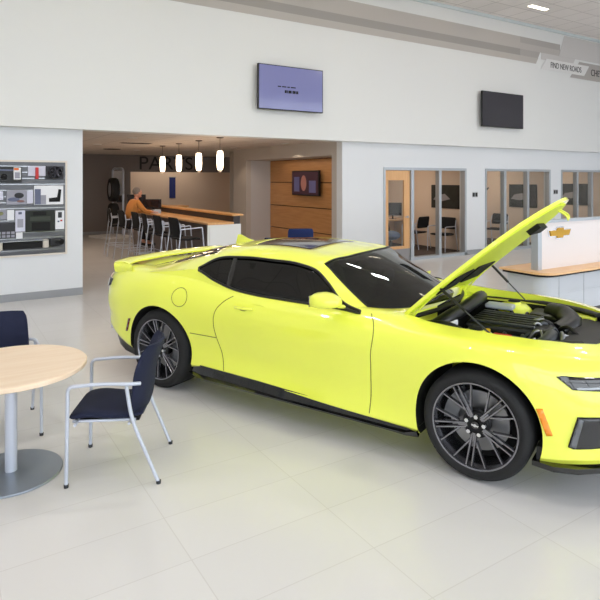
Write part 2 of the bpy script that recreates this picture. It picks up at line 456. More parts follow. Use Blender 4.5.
# alcove television
t3 = empty('television', (7.92, 12.72, 1.44), radians(-90), 'small dark television showing a face, on the oak alcove wall', 'television')
w, h = 1.25, .63
MB().box(0, w, -.13, -.07, 0, h).build('casing', M_black, t3, smooth=0, bevel=.004)
M_face = mat('picture_screen', (60, 44, 50), .2, emit=(120, 80, 90), es=.12)
MB().box(.03, w - .03, -.134, -.129, .03, h - .03).build('screen', M_face, t3, smooth=0)
f3 = MB(); f3.sphere((w * .46, -.136, h * .5), (.13, .004, .2)); f3.build('screen_face', mat('screen_face', (170, 116, 108), .4, emit=(170, 110, 100), es=.15), t3)
M_sb = mat('screen_blue', (96, 92, 130), .4, emit=(90, 90, 130), es=.2)
MB().box(w * .1, w * .3, -.138, -.134, .1, h * .75).build('screen_shape', M_sb, t3, smooth=0)
MB().box(w * .66, w * .9, -.138, -.134, .08, h * .6).build('screen_shape', M_sb, t3, smooth=0)
MB().box(w * .3, w * .7, -.07, 0, h * .3, h * .7).build('wall_bracket', M_matte, t3, smooth=0)

def lamp(name, typ, loc, energy, color, size=.2, rot=None, sy=None):
    l = bpy.data.lights.new(name, typ); l.energy = energy; l.color = color
    if typ == 'AREA':
        l.size = size
        if sy: l.shape = 'RECTANGLE'; l.size_y = sy
    else: l.shadow_soft_size = size
    o = bpy.data.objects.new(name, l); COL.objects.link(o); o.location = loc
    if rot: o.rotation_euler = rot
    return o
# ---------------- ceiling lights
for i in range(7):
    for j, y in enumerate((8.44, 5.2, 1.9)):
        x = -2.4 + i * 2.36 if j else -2.15 + i * 2.36
        X = x + (0 if j else 0) + 0.0
        nm = ['row nearest the television wall', 'middle row', 'row nearest the windows'][j]
        l = empty('ceiling_light', (X + .04, y, 5.95), 0, 'small recessed linear ceiling light in the ' + nm, 'ceiling light', 'high ceiling lights, ' + nm)
        MB().box(-.34, .34, -.09, .09, -.012, 0).build('frame', M_white, l, smooth=0)
        if i % 2 == 0 and j: lamp('ceiling_lamp', 'AREA', (X + .04, y, 5.9), 38, (1, .98, .95), .62, None, .14)
        for s in (-1, 1): MB().box(-.16 + s * .155, .16 + s * .155, -.06, .06, -.016, -.012).build('diffuser', M_lamp, l, smooth=0)

# low ceiling fixtures of the parts area
DL = [(97.5, 144), (132.5, 137.5), (137, 150), (233.7, 147.7), (285, 143.3)]
def cz(px, py, z):
    u = (px - 300) / 570; a = u * cos(radians(32.3)) + sin(radians(32.3)); b = -u * sin(radians(32.3)) + cos(radians(32.3)); t = (1.86 - z) * 570 / (py - 179); return t * a, t * b
WARM = (1, .80, .62)
for (px, py), where in zip(DL, ('nearest the left pier', 'above the middle of the stools', 'farthest back', 'beyond the pendant lamps', 'above the alcove entrance')):
    x, y = cz(px, py, 2.69); y = min(y, 19.2)
    l = empty('downlight', (x, y, 2.69), 0, 'round recessed downlight in the low ceiling, ' + where, 'downlight')
    MB().lathe([(.09, 0), (.1, -.01), (.075, -.01)], 24).build('trim_ring', M_white, l)
    MB().lathe([(.0, -.004), (.075, -.004)], 24).build('lens', M_lamp, l)
    lamp('downlight_lamp', 'SPOT', (x, y, 2.66), 16, WARM, .06).data.spot_size = radians(120)
for px, py, s, lb in ((112, 149, .22, 'round dark ceiling speaker near the grey back wall'), (136, 143, .35, 'rectangular dark air vent in the low ceiling')):
    x, y = cz(px, py, 2.69)
    v = empty('ceiling_vent', (x, y, 2.69), 0, lb, 'vent')
    if s < .3: MB().lathe([(0, -.012), (s, -.012), (s + .02, 0)], 28).build('grille', mat('speaker_grille', (60, 54, 50), .8), v)
    else:
        MB().box(-s, s, -.12, .12, -.008, 0).build('frame', mat('vent_frame', (150, 140, 132), .6), v, smooth=0)
        for k in range(5): MB().box(-s + .03, s - .03, -.1 + k * .042, -.08 + k * .042, -.014, -.008).build('slat', M_matte, v, smooth=0)

# ---------------- PARTS sign
sg = empty('parts_sign', (5.893, 19.8, 2.19), 0, 'dark raised letters spelling PARTS on the grey back wall', 'sign')
text_obj('PARTS', .46, mat('sign_letters', (34, 30, 32), .5), (0, -.02, 0), sg, width=1.95, name='lettering')
# blue hanging banner on the cream wall
def by(px, py, y):
    u = (px - 300) / 570; a = u * cos(radians(32.3)) + sin(radians(32.3)); b = -u * sin(radians(32.3)) + cos(radians(32.3)); t = y / b; return t * a, 1.86 - (py - 179) / 570 * t
x0, z1 = by(169.3, 177.5, 21.3); x1, z0 = by(175.3, 198, 21.3)
b = empty('wall_banner', (x0, 21.3, z0), 0, 'narrow blue vertical banner on the cream recess wall', 'banner')
MB().box(0, x1 - x0, -.02, 0, 0, z1 - z0).build('banner_panel', mat('banner_blue', (34, 50, 120), .5), b, smooth=0)
MB().box(-.02, x1 - x0 + .02, -.03, 0, z1 - z0, z1 - z0 + .03).build('top_rail', M_alu, b, smooth=0)

# lights inside the low areas
lamp('parts_fill', 'AREA', (2.6, 14.5, 2.6), 44, WARM, 3, None, 5)
lamp('recess_fill', 'AREA', (7.3, 20.6, 2.6), 14, WARM, 2.5, None, .6)
lamp('alcove_fill', 'AREA', (7.6, 12, 2.34), 4, WARM, .3, None, 2.5)
for i, x in enumerate((9.7, 13.1, 16.3)):
    l = empty('office_ceiling_light', (x, 11.7, 2.62), 0, 'recessed square ceiling light of the %s glass office' % ('first', 'second', 'third')[i], 'ceiling light')
    MB().box(-.6, .6, -.3, .3, -.012, 0).build('frame', M_white, l, smooth=0)
    MB().box(-.56, .56, -.26, .26, -.016, -.012).build('diffuser', M_lamp, l, smooth=0)
    lamp('office_lamp', 'AREA', (x, 11.7, 2.59), 15, WARM, 1.1, None, .5)
# daylight through the window wall
wd = bpy.data.worlds.new('sky'); SC.world = wd; wd.use_nodes = True
nt = wd.node_tree; bg = nt.nodes['Background']
bg.inputs['Color'].default_value = (.87, .925, 1, 1); bg.inputs['Strength'].default_value = 4.05
# ================================================================== FURNITURE
FWD = radians(-32.3)          # heading of the picture's right-hand direction
def cam2room(X, Z): a = radians(32.3); return X * cos(a) + Z * sin(a), -X * sin(a) + Z * cos(a)

# ---------------- round table
x, y = cam2room(-1.825, 3.60)
t = empty('round_table', (x, y, 0), 0, 'round light-maple table on a silver pedestal with a flat disc base', 'table')
MB().lathe([(0, .655), (.443, .655), (.45, .661), (.45, .681), (.444, .686), (0, .686)], 96).build('tabletop', M_oak, t, smooth=30)
MB().lathe([(0, .64), (.14, .64), (.14, .655), (0, .655)], 32).lathe([(.036, .018), (.036, .64)], 32).build('pedestal', M_silver, t, smooth=30)
MB().lathe([(0, 0), (.30, 0), (.305, .006), (.30, .014), (.06, .022), (0, .022)], 96).build('base', mat('base_silver', (150, 158, 168), .35, .6), t, smooth=30)

# ---------------- stacking armchair (faces local +x)
M_foot = mat('rubber_foot', (40, 42, 48), .7)
def pad(pts_low, thick, w0, w1, name, m, parent, n=14, curve=0.):
    "padded panel swept along a side profile, widths w0..w1"
    P = spline(pts_low, 5); N = len(P); mb = MB(); K = 32; vs = []; fs = []
    for i, p in enumerate(P):
        d = (P[min(i + 1, N - 1)] - P[max(i - 1, 0)]).normalized(); nn = Vector((-d.z, 0, d.x)); s = i / (N - 1)
        w = w0 + (w1 - w0) * s; e = min(1, sqrt(max(0, 1 - (2 * s - 1) ** 8)) * .35 + .65); tt = thick * (1 - .55 * abs(2 * s - 1) ** 6)
        for k in range(K):
            a = 2 * pi * k / K; cx = cos(a); sx = sin(a)
            yy = (abs(cx) ** .35) * (1 if cx > 0 else -1) * w / 2 * (.9 + .1 * (1 - abs(2 * s - 1) ** 10)); zz = (abs(sx) ** .8) * (1 if sx > 0 else -1) * tt / 2
            vs.append(p + Vector((-curve * (1 - (2 * yy / w) ** 2), yy, 0)) + nn * zz)
    for i in range(N - 1):
        for k in range(K): fs.append((i * K + k, i * K + (k + 1) % K, (i + 1) * K + (k + 1) % K, (i + 1) * K + k))
    fs += [tuple(range(K)), tuple((N - 1) * K + k for k in range(K))]
    return mb.add(vs, fs).build(name, m, parent, smooth=60)

def armchair(loc, rz, label, m):
    t = empty('armchair', loc, rz, label, 'chair')
    W = .262
    pad([(-.17, 0, .405), (0, 0, .398), (.18, 0, .41), (.27, 0, .395)], .05, .43, .45, 'seat', m, t)
    pad([(-.075, 0, .385), (-.105, 0, .50), (-.125, 0, .66), (-.185, 0, .82)], .035, .46, .42, 'backrest', m, t, curve=.085)
    MB().box(-.15, .24, -.2, .2, .365, .378).build('seat_pan', M_matte, t, smooth=0)
    mb = MB()
    for s in (-1, 1):
        mb.tube([(-.13, s * .2, .372), (.25, s * .2, .372)], .009)
    for xx in (-.1, .22): mb.tube([(xx, -W, .372), (xx, W, .372)], .009)
    mb.build('seat_frame', M_silver, t)
    for s in (-1, 1):
        MB().tube([(.27, s * W, .012), (.262, s * W, .53)], .0115).build('leg', M_silver, t)
        MB().tube(rounded([(-.275, s * W, .012), (-.115, s * W, .40), (-.085, s * W, .60)], .09), .0115).build('leg', M_silver, t)
        MB().tube(rounded([(.262, s * W, .53), (.262, s * W, .605), (.06, s * W, .618), (-.09, s * W, .612), (-.16, s * W * .84, .60)], .085, 8), .0125, flat=.9).build('armrest', M_silver, t)
        for fx in (.27, -.277): MB().lathe([(.014, 0), (.015, .02)], 12, c=(fx, s * W, 0)).build('foot_glide', M_foot, t)
    return t
x, y = cam2room(-1.163, 3.72)
armchair((x, y, 0), FWD + pi + radians(5), 'navy blue armchair with silver legs to the right of the round table', M_navy)
x, y = cam2room(-2.24, 4.23)
armchair((x, y, 0), FWD + math.atan2(-.85, .52), 'navy blue armchair behind the round table at the left edge', M_navy)

# ---------------- long parts counter with raised ledge
c = empty('parts_counter', (4.6, 10, 0), 0, 'long oak-topped counter with a raised ledge and white end panel in the parts area', 'counter')
Y1 = 5.0
MB().box(-.33, .36, -.0, .04, 0, .99).box(-.30, .33, -.01, 0, .02, .96).build('end_panel', M_white, c, smooth=0)
MB().box(.02, .34, .04, Y1, 0, .99).build('counter_body', mat('counter_grey', (110, 104, 104), .6), c, smooth=0)
MB().box(-.34, .2, -.02, Y1, .99, 1.03).build('worktop', M_counterwood, c, smooth=0, bevel=.004)
MB().box(.2, .34, .0, Y1, .99, 1.145).build('ledge_riser', mat('riser_dark', (52, 44, 44), .5), c, smooth=0)
MB().box(.16, .4, -.03, Y1, 1.145, 1.18).build('ledge', M_counterwood, c, smooth=0, bevel=.004)
c = empty('counter_return', (4.6, 15.2, 0), 0, 'short oak-topped return behind the far end of the long parts counter', 'counter')
MB().box(-.1, 1.25, 0, .5, 0, 1.08).build('counter_body', mat('return_grey', (120, 112, 110), .6), c, smooth=0)
MB().box(-.2, 1.3, -.04, .54, 1.08, 1.12).build('worktop', M_counterwood, c, smooth=0)

# monitors on the counter
def monitor(loc, rz, w, h, label):
    t = empty('monitor', loc, rz, label, 'monitor')
    MB().box(-w / 2, w / 2, -.015, .02, .1, .1 + h).build('casing', M_black, t, smooth=0, bevel=.004)
    MB().box(-w / 2 + .015, w / 2 - .015, -.018, -.014, .115, .085 + h).build('screen', M_screen, t, smooth=0)
    MB().box(-.02, .02, .0, .03, .01, .14).box(-.1, .1, -.07, .07, 0, .012).build('stand', M_black, t, smooth=0)
    return t
monitor((4.3, 14.7, 1.03), radians(-25), .46, .33, 'black desktop monitor directly behind the seated man')
monitor((4.56, 14.15, 1.03), radians(-30), .40, .22, 'low black monitor right of the seated man on the counter')
pp = empty('paper_stack', (4.38, 14.2, 1.03), .3, 'small stack of white papers on the counter by the man', 'papers')
MB().box(-.1, .1, -.14, .14, 0, .05).build('sheets', M_paper, pp, smooth=0)
cu = empty('desk_caddy', (4.44, 13.55, 1.03), .0, 'small grey caddy on the oak counter in front of the man', 'caddy')
MB().box(-.09, .09, -.09, .09, 0, .09).build('tray', M_alu, cu, smooth=0)
MB().tube([(-.04, 0, .05), (-.06, 0, .16)], .008).tube([(.04, .03, .05), (.06, .03, .15)], .008).build('pens', M_black, cu)

# ---------------- bar stools (face local +x)
def bar_stool(loc, rz, label):
    t = empty('bar_stool', loc, rz, label, 'stool', 'bar stools along the parts counter')
    pad([(-.2, 0, .745), (0, 0, .735), (.15, 0, .745), (.22, 0, .73)], .05, .43, .44, 'seat', M_blackfab, t)
    pad([(-.19, 0, .78), (-.21, 0, .88), (-.225, 0, 1.0), (-.26, 0, 1.14)], .035, .44, .41, 'backrest', M_blackfab, t)
    for s in (-1, 1):
        MB().tube([(.31, s * .25, .0), (.235, s * .235, .9)], .0115).build('leg', M_silver, t)
        MB().tube([(-.33, s * .25, .0), (-.21, s * .235, .90), (-.23, s * .225, 1.05)], .0115).build('leg', M_silver, t)
        MB().tube(rounded([(.235, s * .235, .9), (.23, s * .235, .95), (-.21, s * .235, .93)], .05), .0115).build('armrest', M_silver, t)
    MB().tube([(.285, -.246, .28), (.285, .246, .28), (-.29, .246, .28), (-.29, -.246, .28)], .009, closed=True).build('foot_ring', M_silver, t)
    return t
st = bar_stool((3.92, 10.25, 0), radians(6), 'black bar stool nearest the white end panel of the parts counter')
for (x, y, r), lb in zip([(3.86, 11.0, 3), (3.84, 11.75, -4), (3.84, 12.45, 4), (3.78, 13.35, 5), (3.72, 14.15, -6)],
        ['black bar stool, second from the white end panel', 'black bar stool, third from the white end panel', 'black bar stool just in front of the seated man',
         'black bar stool the seated man sits on', 'black bar stool farthest left, just behind the seated man']):
    o = copy_tree(st); o.location = (x, y, 0); o.rotation_euler = (0, 0, radians(r)); o['label'] = lb

# ---------------- pendant lamps
pd = empty('pendant_lamp', (4.70, 10.4, 2.69), 0, 'glowing white cylinder pendant lamp, nearest to the main hall', 'pendant lamp', 'pendant lamps over the parts counter')
MB().lathe([(0, 0), (.07, 0), (.07, -.02), (.02, -.03), (0, -.03)], 24).build('canopy', mat('pewter', (120, 110, 104), .35, .8), pd)
MB().tube([(0, 0, -.03), (0, 0, -.24)], .006).lathe([(0, -.235), (.035, -.245), (.04, -.29), (0, -.3)], 20).build('stem', mat('pewter_stem', (110, 100, 94), .4, .8), pd)
MB().lathe([(.03, -.27), (.055, -.28), (.064, -.36), (.066, -.5), (.056, -.62), (.04, -.65), (0, -.655)], 28).build('lamp_shade', M_pend, pd)
MB().lathe([(.0, -.652), (.038, -.65), (.03, -.685), (0, -.69)], 20).build('finial', mat('finial', (190, 176, 160), .3, .4), pd)
lamp('pendant_bulb', 'POINT', (4.70, 10.4, 1.9), 5, WARM, .06)
for y, lb in ((11.5, 'glowing pendant lamp, second from the main hall'), (12.7, 'glowing pendant lamp, third from the main hall'), (13.85, 'glowing pendant lamp, farthest over the counter')):
    o = copy_tree(pd); o.location = (4.70, y, 2.69); o['label'] = lb
    lamp('pendant_bulb', 'POINT', (4.70, y, 1.9), 5, WARM, .06)

# ---------------- tyre display in the parts area
ty = empty('tyre_display', (4.62, 18.6, 0), radians(-70), 'white upright display frame with a light base holding two tyres near the grey wall', 'display stand')
MB().box(-.55, .55, -.45, .45, 0, .06).build('base', M_white, ty, smooth=0, bevel=.01)
MB().tube(rounded([(-.28, .26, .06), (-.28, .26, 2.2), (.28, .26, 2.2), (.28, .26, .06)], .12), .035).build('upright_frame', M_silver, ty)
MB().box(-.26, .26, .25, .27, 1.35, 2.12).build('sign_panel', M_paper, ty, smooth=0)
def lone_tyre(loc, rz, lb):
    t = empty('car_tyre', loc, rz, lb, 'tyre', 'tyres on the display frame')
    prof = [(.235, -.12), (.30, -.135), (.355, -.12), (.375, -.08), (.38, 0), (.375, .08), (.355, .12), (.30, .135), (.235, .12)]
    MB().lathe(prof, 40, 'y', closed=True).build('tyre', M_tyre, t)
    mb = MB().lathe([(.235, -.11), (.225, -.10), (.225, .1), (.235, .11)], 40, 'y', closed=False)
    for k in range(6):
        a = k * pi / 3; mb.tube([(0, -.08, 0), (.23 * cos(a), -.08, .23 * sin(a))], .022, 6)
    mb.lathe([(0, -.1), (.06, -.1), (.06, -.06), (0, -.06)], 16, 'y')
    mb.build('rim', M_alu, t)
    return t
lone_tyre((4.66, 18.45, 1.52), radians(-92), 'black tyre, upper one on the display frame')
lone_tyre((4.66, 18.45, .72), radians(-92), 'black tyre, lower one on the display frame')
for k, z in enumerate((1.7, 1.38, 1.06)):
    q = empty('wall_plaque', (5.2, 19.8, z), 0, 'small black square plaque on the grey wall, ' + ('top', 'middle', 'bottom')[k] + ' of three', 'plaque')
    MB().box(-.09, .09, -.03, 0, 0, .22).build('panel', M_black, q, smooth=0); MB().box(-.075, .075, -.034, -.03, .02, .2).build('face', M_screen, q, smooth=0)

# ---------------- alcove chairs
def lounge_chair(loc, rz, label):
    t = empty('lounge_chair', loc, rz, label, 'chair', 'blue chairs in the lounge alcove')
    pad([(-.24, 0, .42), (0, 0, .41), (.18, 0, .42), (.27, 0, .4)], .09, .56, .58, 'seat', M_blue, t)
    pad([(-.23, 0, .42), (-.26, 0, .55), (-.28, 0, .72), (-.33, 0, .9)], .07, .60, .58, 'backrest', M_blue, t)
    for s in (-1, 1):
        MB().tube([(.26, s * .3, 0), (.26, s * .3, .6)], .013).build('leg', M_silver, t)
        MB().tube([(-.3, s * .3, 0), (-.24, s * .3, .6)], .013).build('leg', M_silver, t)
        MB().tube([(.26, s * .3, .6), (-.26, s * .3, .6)], .02).build('armrest', M_black, t)
    return t
l0 = lounge_chair((6.42, 10.15, 0), radians(60), 'blue lounge chair seen over the car roof before the oak alcove, rightmost'); l0.scale = (.9, .9, .93)
for p, r, lb in (((6.42, 11.15, 0), 50, 'blue lounge chair beside the oak alcove, only its top edge showing, middle one'), ((5.62, 11.0, 0), 50, 'blue lounge chair farthest left, behind the roof fin of the car')):
    o = copy_tree(l0); o.scale = (.8, .8, .62); o.location = p; o.rotation_euler = (0, 0, radians(r)); o['label'] = lb

# ---------------- office furniture behind the glass
def office_chair(loc, rz, label):
    t = empty('visitor_chair', loc, rz, label, 'chair')
    pad([(-.22, 0, .44), (0, 0, .43), (.2, 0, .44)], .06, .5, .5, 'seat', M_blackfab, t)
    pad([(-.23, 0, .56), (-.25, 0, .7), (-.28, 0, .86)], .05, .5, .48, 'backrest', M_blackfab, t)
    for s in (-1, 1):
        MB().tube(rounded([(.24, s * .27, 0), (.24, s * .27, .64), (-.22, s * .27, .64)], .06), .012).build('armrest', M_silver, t)
        MB().tube([(-.3, s * .27, 0), (-.2, s * .27, .64), (-.26, s * .25, .8)], .012).build('leg', M_silver, t)
    return t
office_chair((10.98, 10.5, 0), radians(188), 'black visitor chair with silver arms under the picture in the first office')
office_chair((10.82, 11.3, 0), radians(100), 'black chair at the desk seen through the first office glass')
office_chair((13.45, 10.8, 0), radians(190), 'black visitor chair seen through the second office glass')
def office_desk(loc, label):
    t = empty('office_desk', loc, 0, label, 'desk')
    MB().box(-.8, .8, -.4, .4, .71, .74).build('desktop', M_deskwood, t, smooth=0)
    MB().box(-.78, -.74, -.38, .38, 0, .71).build('side_panel', M_deskwood, t, smooth=0); MB().box(.74, .78, -.38, .38, 0, .71).build('side_panel', M_deskwood, t, smooth=0)
    MB().box(-.74, .74, .3, .33, .2, .71).build('modesty_panel', M_deskwood, t, smooth=0)
office_desk((10.4, 12.2, 0), 'maple office desk inside the first glass office')
office_desk((13.75, 12.6, 0), 'maple office desk inside the second glass office')
office_desk((16.95, 12.7, 0), 'maple office desk inside the third glass office')
monitor((10.72, 12.1, .74), radians(-50), .5, .36, 'desktop monitor on the first office desk, behind the door lite')
bl = empty('exercise_ball_seat', (9.4, 10.7, 0), 0, 'grey-blue round-seated task chair behind the maple door lite', 'chair')
MB().sphere((0, 0, .47), (.25, .25, .12)).build('seat', mat('slate_blue', (92, 104, 130), .8), bl)
MB().tube([(0, 0, .08), (0, 0, .4)], .03).build('post', M_black, bl)
for k in range(5):
    a = k * 2 * pi / 5; MB().tube([(0, 0, .09), (.28 * cos(a), .28 * sin(a), .05)], .018).sphere((.28 * cos(a), .28 * sin(a), .035), .035).build('leg', M_black, bl)
pad([(-.2, 0, .6), (-.24, 0, .8), (-.25, 0, 1.0)], .05, .44, .4, 'backrest', M_blackfab, bl)
M_pic = mat('picture_print', (52, 58, 56), .35, noise=(5, .9))
M_blob = mat('picture_pale', (150, 146, 150), .5); M_road = mat('picture_red', (96, 52, 52), .5)
for x, y0, y1, z0, z1, n in ((11.42, 10.3, 11.28, 1.08, 1.70, 'first'), (14.62, 10.28, 11.22, 1.02, 1.70, 'second'), (17.9, 10.7, 11.7, 1.0, 1.70, 'third')):
    t = empty('wall_picture', (x, y0, z0), 0, 'dark framed landscape picture on the divider wall of the %s glass office' % n, 'picture')
    h = z1 - z0; w = y1 - y0
    MB().box(-.03, 0, 0, w, 0, h).build('frame', M_black, t, smooth=0)
    MB().box(-.034, -.03, .02, w - .02, .02, h - .02).build('print', M_pic, t, smooth=0)
    MB().prism([(w * .3, h * .4), (w * .5, h * .62), (w * .8, h * .55), (w * .92, h * .36), (w * .6, h * .3)], .034, .037, M=Matrix.Rotation(radians(-90), 4, 'Y') @ Matrix.Rotation(radians(-90), 4, 'Z') @ Matrix.Scale(-1, 4, (0, 1, 0)) if False else Matrix(((0, 0, -1, 0), (1, 0, 0, 0), (0, 1, 0, 0), (0, 0, 0, 1)))).build('print_highlight', M_blob, t, smooth=0)
cb = empty('coat_stand', (12.8, 10.65, 0), 0, 'tall dark coat stand at the left inside the second office', 'stand')  # a coat stand: post, round foot and hooks
MB().tube([(0, 0, .04), (0, 0, 1.6)], .03).lathe([(0, 0), (.2, 0), (.2, .03), (0, .04)], 20).build('post', M_black, cb)
mb = MB()
for k in range(4): mb.tube([(0, 0, 1.5), (.15 * cos(k * pi / 2), .15 * sin(k * pi / 2), 1.62)], .012)
mb.build('hooks', M_black, cb)

# ---------------- reception desk on the right
r = empty('reception_desk', (6.3, 4.3, 0), 0, 'curved white reception desk with an oak top and dark toe kick', 'reception desk')
def rd(x0, y0, x1, y1, rad, n=8):
    out = [(x1, y1), (x0, y1)]
    for k in range(n + 1):
        a = pi + pi / 2 * k / n; out.append((x0 + rad + rad * cos(a), y0 + rad + rad * sin(a)))
    out.append((x1, y0)); return out
MB().prism(rd(.09, .11, 6, .64, .18), .13, .63).build('cabinet_front', mat('desk_white_shaded', (190, 193, 198), .45), r, smooth=30)  # white desk colour darkened, the desk's shade is put into the base colour
mb = MB()
for k in range(7): mb.box(.42 + k * .55, .425 + k * .55, .107, .111, .13, .62)
mb.box(.62, 6, .107, .11, .385, .387)
mb.build('panel_seams', mat('seam_grey', (150, 154, 160), .5), r, smooth=0)
MB().prism(rd(.14, .16, 6, .60, .16), 0, .13).build('toe_kick', mat('toe_dark', (74, 66, 64), .6), r, smooth=30)
MB().prism(rd(.03, .03, 6, .67, .2), .63, .662).build('top_edge', M_matte, r, smooth=30)
MB().prism(rd(0, -.02, 6, .70, .22), .662, .69).build('desktop', M_deskwood, r, smooth=30)
sc = empty('reception_screen', (6.46, 4.53, .69), 0, 'white privacy screen with grey cap standing on the reception desk', 'screen')
MB().box(.08, 5.8, .02, .08, 0, .60).build('screen_panel', mat('screen_white', (226, 218, 216), .5), sc, smooth=0)
MB().box(0, 5.8, 0, .10, .60, .635).build('top_cap', M_alu, sc, smooth=0)
MB().box(0, .08, 0, .10, 0, .60).build('end_post', M_alu, sc, smooth=0)
# bow-tie emblem
def bowtie(w, h, d):
    a = w / 2; b = h / 2; k = w * .155; q = h * .27; s = w * .05
    return [(-a + s, -q), (-k, -q), (-k - .0, -b), (k - s, -b), (k, -q), (a - s * 1.6, -q), (a, q), (k, q), (k + .0, b), (-k + s, b), (-k, q), (-a, q)]
def emblem(parent, w, h, d, M=None, gold=None, name='emblem'):
    e = MB().prism(bowtie(w, h, d), 0, d * .6, M=M).build(name, M_chrome, parent, smooth=0)
    MB().prism([(x * .90, z * .80) for x, z in bowtie(w, h, d)], 0, d, M=M).build('emblem_inlay', gold, e, smooth=0)
    return e
M_gold = mat('gold_emblem', (196, 150, 52), .3, .75)
em = empty('bow_tie_emblem', (6.93, 4.55, 1.15), 0, 'gold and chrome bow-tie emblem on the white reception screen', 'emblem')
emblem(em, .50, .165, .03, Matrix.Rotation(radians(90), 4, 'X'), M_gold)
# ================================================================== ACCESSORY DISPLAY ON THE LEFT PIER
NX0, NX1, NZ0, NZ1 = -.9, 1.683, .70, 2.12
dp = empty('display_case', (NX0, 9.65, NZ0), 0, 'wide grey slatwall accessory display in a pale frame on the left wall', 'display case')
W_ = NX1 - NX0; H_ = NZ1 - NZ0
M_slat = mat('slatwall_grey', (96, 97, 102), .35, .3); M_rail = mat('slat_rail', (172, 174, 178), .25, .7)
MB().box(0, W_, -.012, 0, 0, H_).build('slatwall', M_slat, dp, smooth=0)
fr = MB(); b = .028
fr.box(-b, W_ + b, -.035, 0, H_, H_ + b).box(-b, W_ + b, -.035, 0, -b, 0).box(-b, 0, -.035, 0, 0, H_).box(W_, W_ + b, -.035, 0, 0, H_)
fr.build('case_frame', mat('frame_cream', (222, 214, 204), .5), dp, smooth=0)
for k in range(15):
    z = .06 + k * .092
    MB().box(0, W_, -.016, -.012, z, z + .014).build('slat_rail', M_rail, dp, smooth=0)
def wp(px, py):
    u = (px - 300) / 570; a = u * cos(radians(32.3)) + sin(radians(32.3)); b = -u * sin(radians(32.3)) + cos(radians(32.3)); t = 9.62 / b; return t * a, 1.86 - (py - 179) / 570 * t
def item(kind, cat, label, px0, py0, px1, py1, m, d=.03, extra=None, bevel=.004):
    x0, z1 = wp(px0, py0); x1, z0 = wp(px1, py1); _, z0 = wp((px0 + px1) / 2, py1); _, z1 = wp((px0 + px1) / 2, py0)
    t = empty(kind, (x0, 9.634, z0), 0, label, cat)
    MB().box(0, x1 - x0, -d, 0, 0, z1 - z0).build('panel', m, t, smooth=0, bevel=bevel)
    if extra: extra(t, x1 - x0, z1 - z0, d)
    return t
def sub(name, m, t, x0, x1, z0, z1, d, dd=.006): return MB().box(x0, x1, -d - dd, -d, z0, z1).build(name, m, t, smooth=0)
M_g1 = mat('print_bluegrey', (92, 98, 124), .5); M_g2 = mat('print_grey', (150, 150, 162), .5); M_dk = mat('print_dark', (36, 36, 42), .5)
M_lav = mat('card_lavender', (206, 206, 222), .5); M_dgreen = mat('mat_dark_green', (34, 38, 32), .7)
def e_black(t, w, h, d):
    sub('pale_edge', M_g1, t, 0, w * .9, h * .72, h * .82, d); MB().sphere((w * .3, -d, h * .35), (w * .13, .01, h * .2)).build('dark_knob', M_matte, t)
item('boxed_accessory', 'box', 'black boxed accessory at the upper left of the wall display', -4, 166.5, 21.5, 182.5, M_black, .05, e_black)
def e_lab(t, w, h, d): sub('orange_heading', M_orange, t, w * .05, w * .7, h * .78, h * .95, d); sub('text_block', M_g2, t, w * .15, w * .85, h * .1, h * .6, d)
item('price_card', 'card', 'white card with an orange heading hanging over the black boxed accessory', 13.3, 167.5, 20.5, 179.5, M_paper, .062, e_lab)
item('price_card', 'card', 'wide white card behind the red package in the top row', 28, 166, 45.5, 176, M_lav, .02)
item('red_package', 'package', 'narrow red package hanging in the top row of the wall display', 35.2, 167.5, 38.4, 179, M_red, .05)
# alloy wheel
x0, zc = wp(55, 172.5)
aw = empty('alloy_wheel', (x0, 9.634, zc), 0, 'small dark wheel hanging at the upper right of the wall display', 'wheel')
MB().lathe([(.10, -.01), (.10, -.10), (.085, -.11), (.075, -.10), (.07, -.03)], 28, 'y').build('wheel_rim', M_dk, aw)
mb = MB()
for k in range(7):
    a = k * 2 * pi / 7; mb.tube([(0, -.095, 0), (.085 * cos(a), -.1, .085 * sin(a))], .012, 6)
mb.build('spokes', mat('dark_spokes', (66, 66, 74), .3, .6), aw)
MB().box(-.14, .13, -.012, 0, -.11, .10).build('backing_card', M_dk, aw, smooth=0)
item('price_card', 'card', 'small white card at the left end of the second row', -3, 191.5, 3, 200, M_lav, .03)
def e_pic(t, w, h, d):
    MB().sphere((w * .62, -d, h * .62), (w * .24, .008, h * .2)).build('picture_shape', M_dk, t)
    MB().sphere((w * .35, -d, h * .35), (w * .3, .008, h * .14)).build('picture_shape', M_g1, t)
    MB().sphere((w * .7, -d, h * .22), (w * .2, .008, h * .08)).build('picture_shape', mat('print_brown', (128, 92, 88), .5), t)
item('picture_card', 'picture card', 'small printed picture card of blue and dark shapes, second row', 6.5, 190, 26.5, 204.5, M_g2, .03, e_pic)
item('price_card', 'card', 'plain white card right beside the small picture card', 26.8, 190.5, 33, 203.5, M_lav, .02)
def e_mud(t, w, h, d):
    sub('dark_panel_print', M_g1, t, w * .02, w * .22, h * .02, h * .82, d); sub('grey_shape', M_g2, t, w * .22, w * .4, h * .02, h * .5, d)
    mb = MB(); mb.prism([(w * .5, h * .14), (w * .88, h * .14), (w * .93, h * .78), (w * .83, h * .80), (w * .78, h * .38), (w * .5, h * .34)], d, d + .008, M=Matrix.Rotation(radians(90), 4, 'X'))
    mb.build('black_angle_shape', M_matte, t, smooth=0)
item('picture_card', 'picture card', 'large white picture card with a black angled part, right of second row', 34, 185.5, 63, 204.5, M_paper, .04, e_mud)
def e_misc(t, w, h, d): MB().sphere((w * .4, -d, h * .6), (w * .3, .012, h * .2)).build('round_part', mat('olive_print', (120, 122, 84), .5), t)
item('small_package', 'package', 'small grey package with a round olive part, left of third row', -4, 209.5, 6.5, 219.5, M_g2, .04, e_misc)
item('price_card', 'card', 'small white card between grey package and tall packets, third row', 7, 210, 14, 220, M_paper, .03)
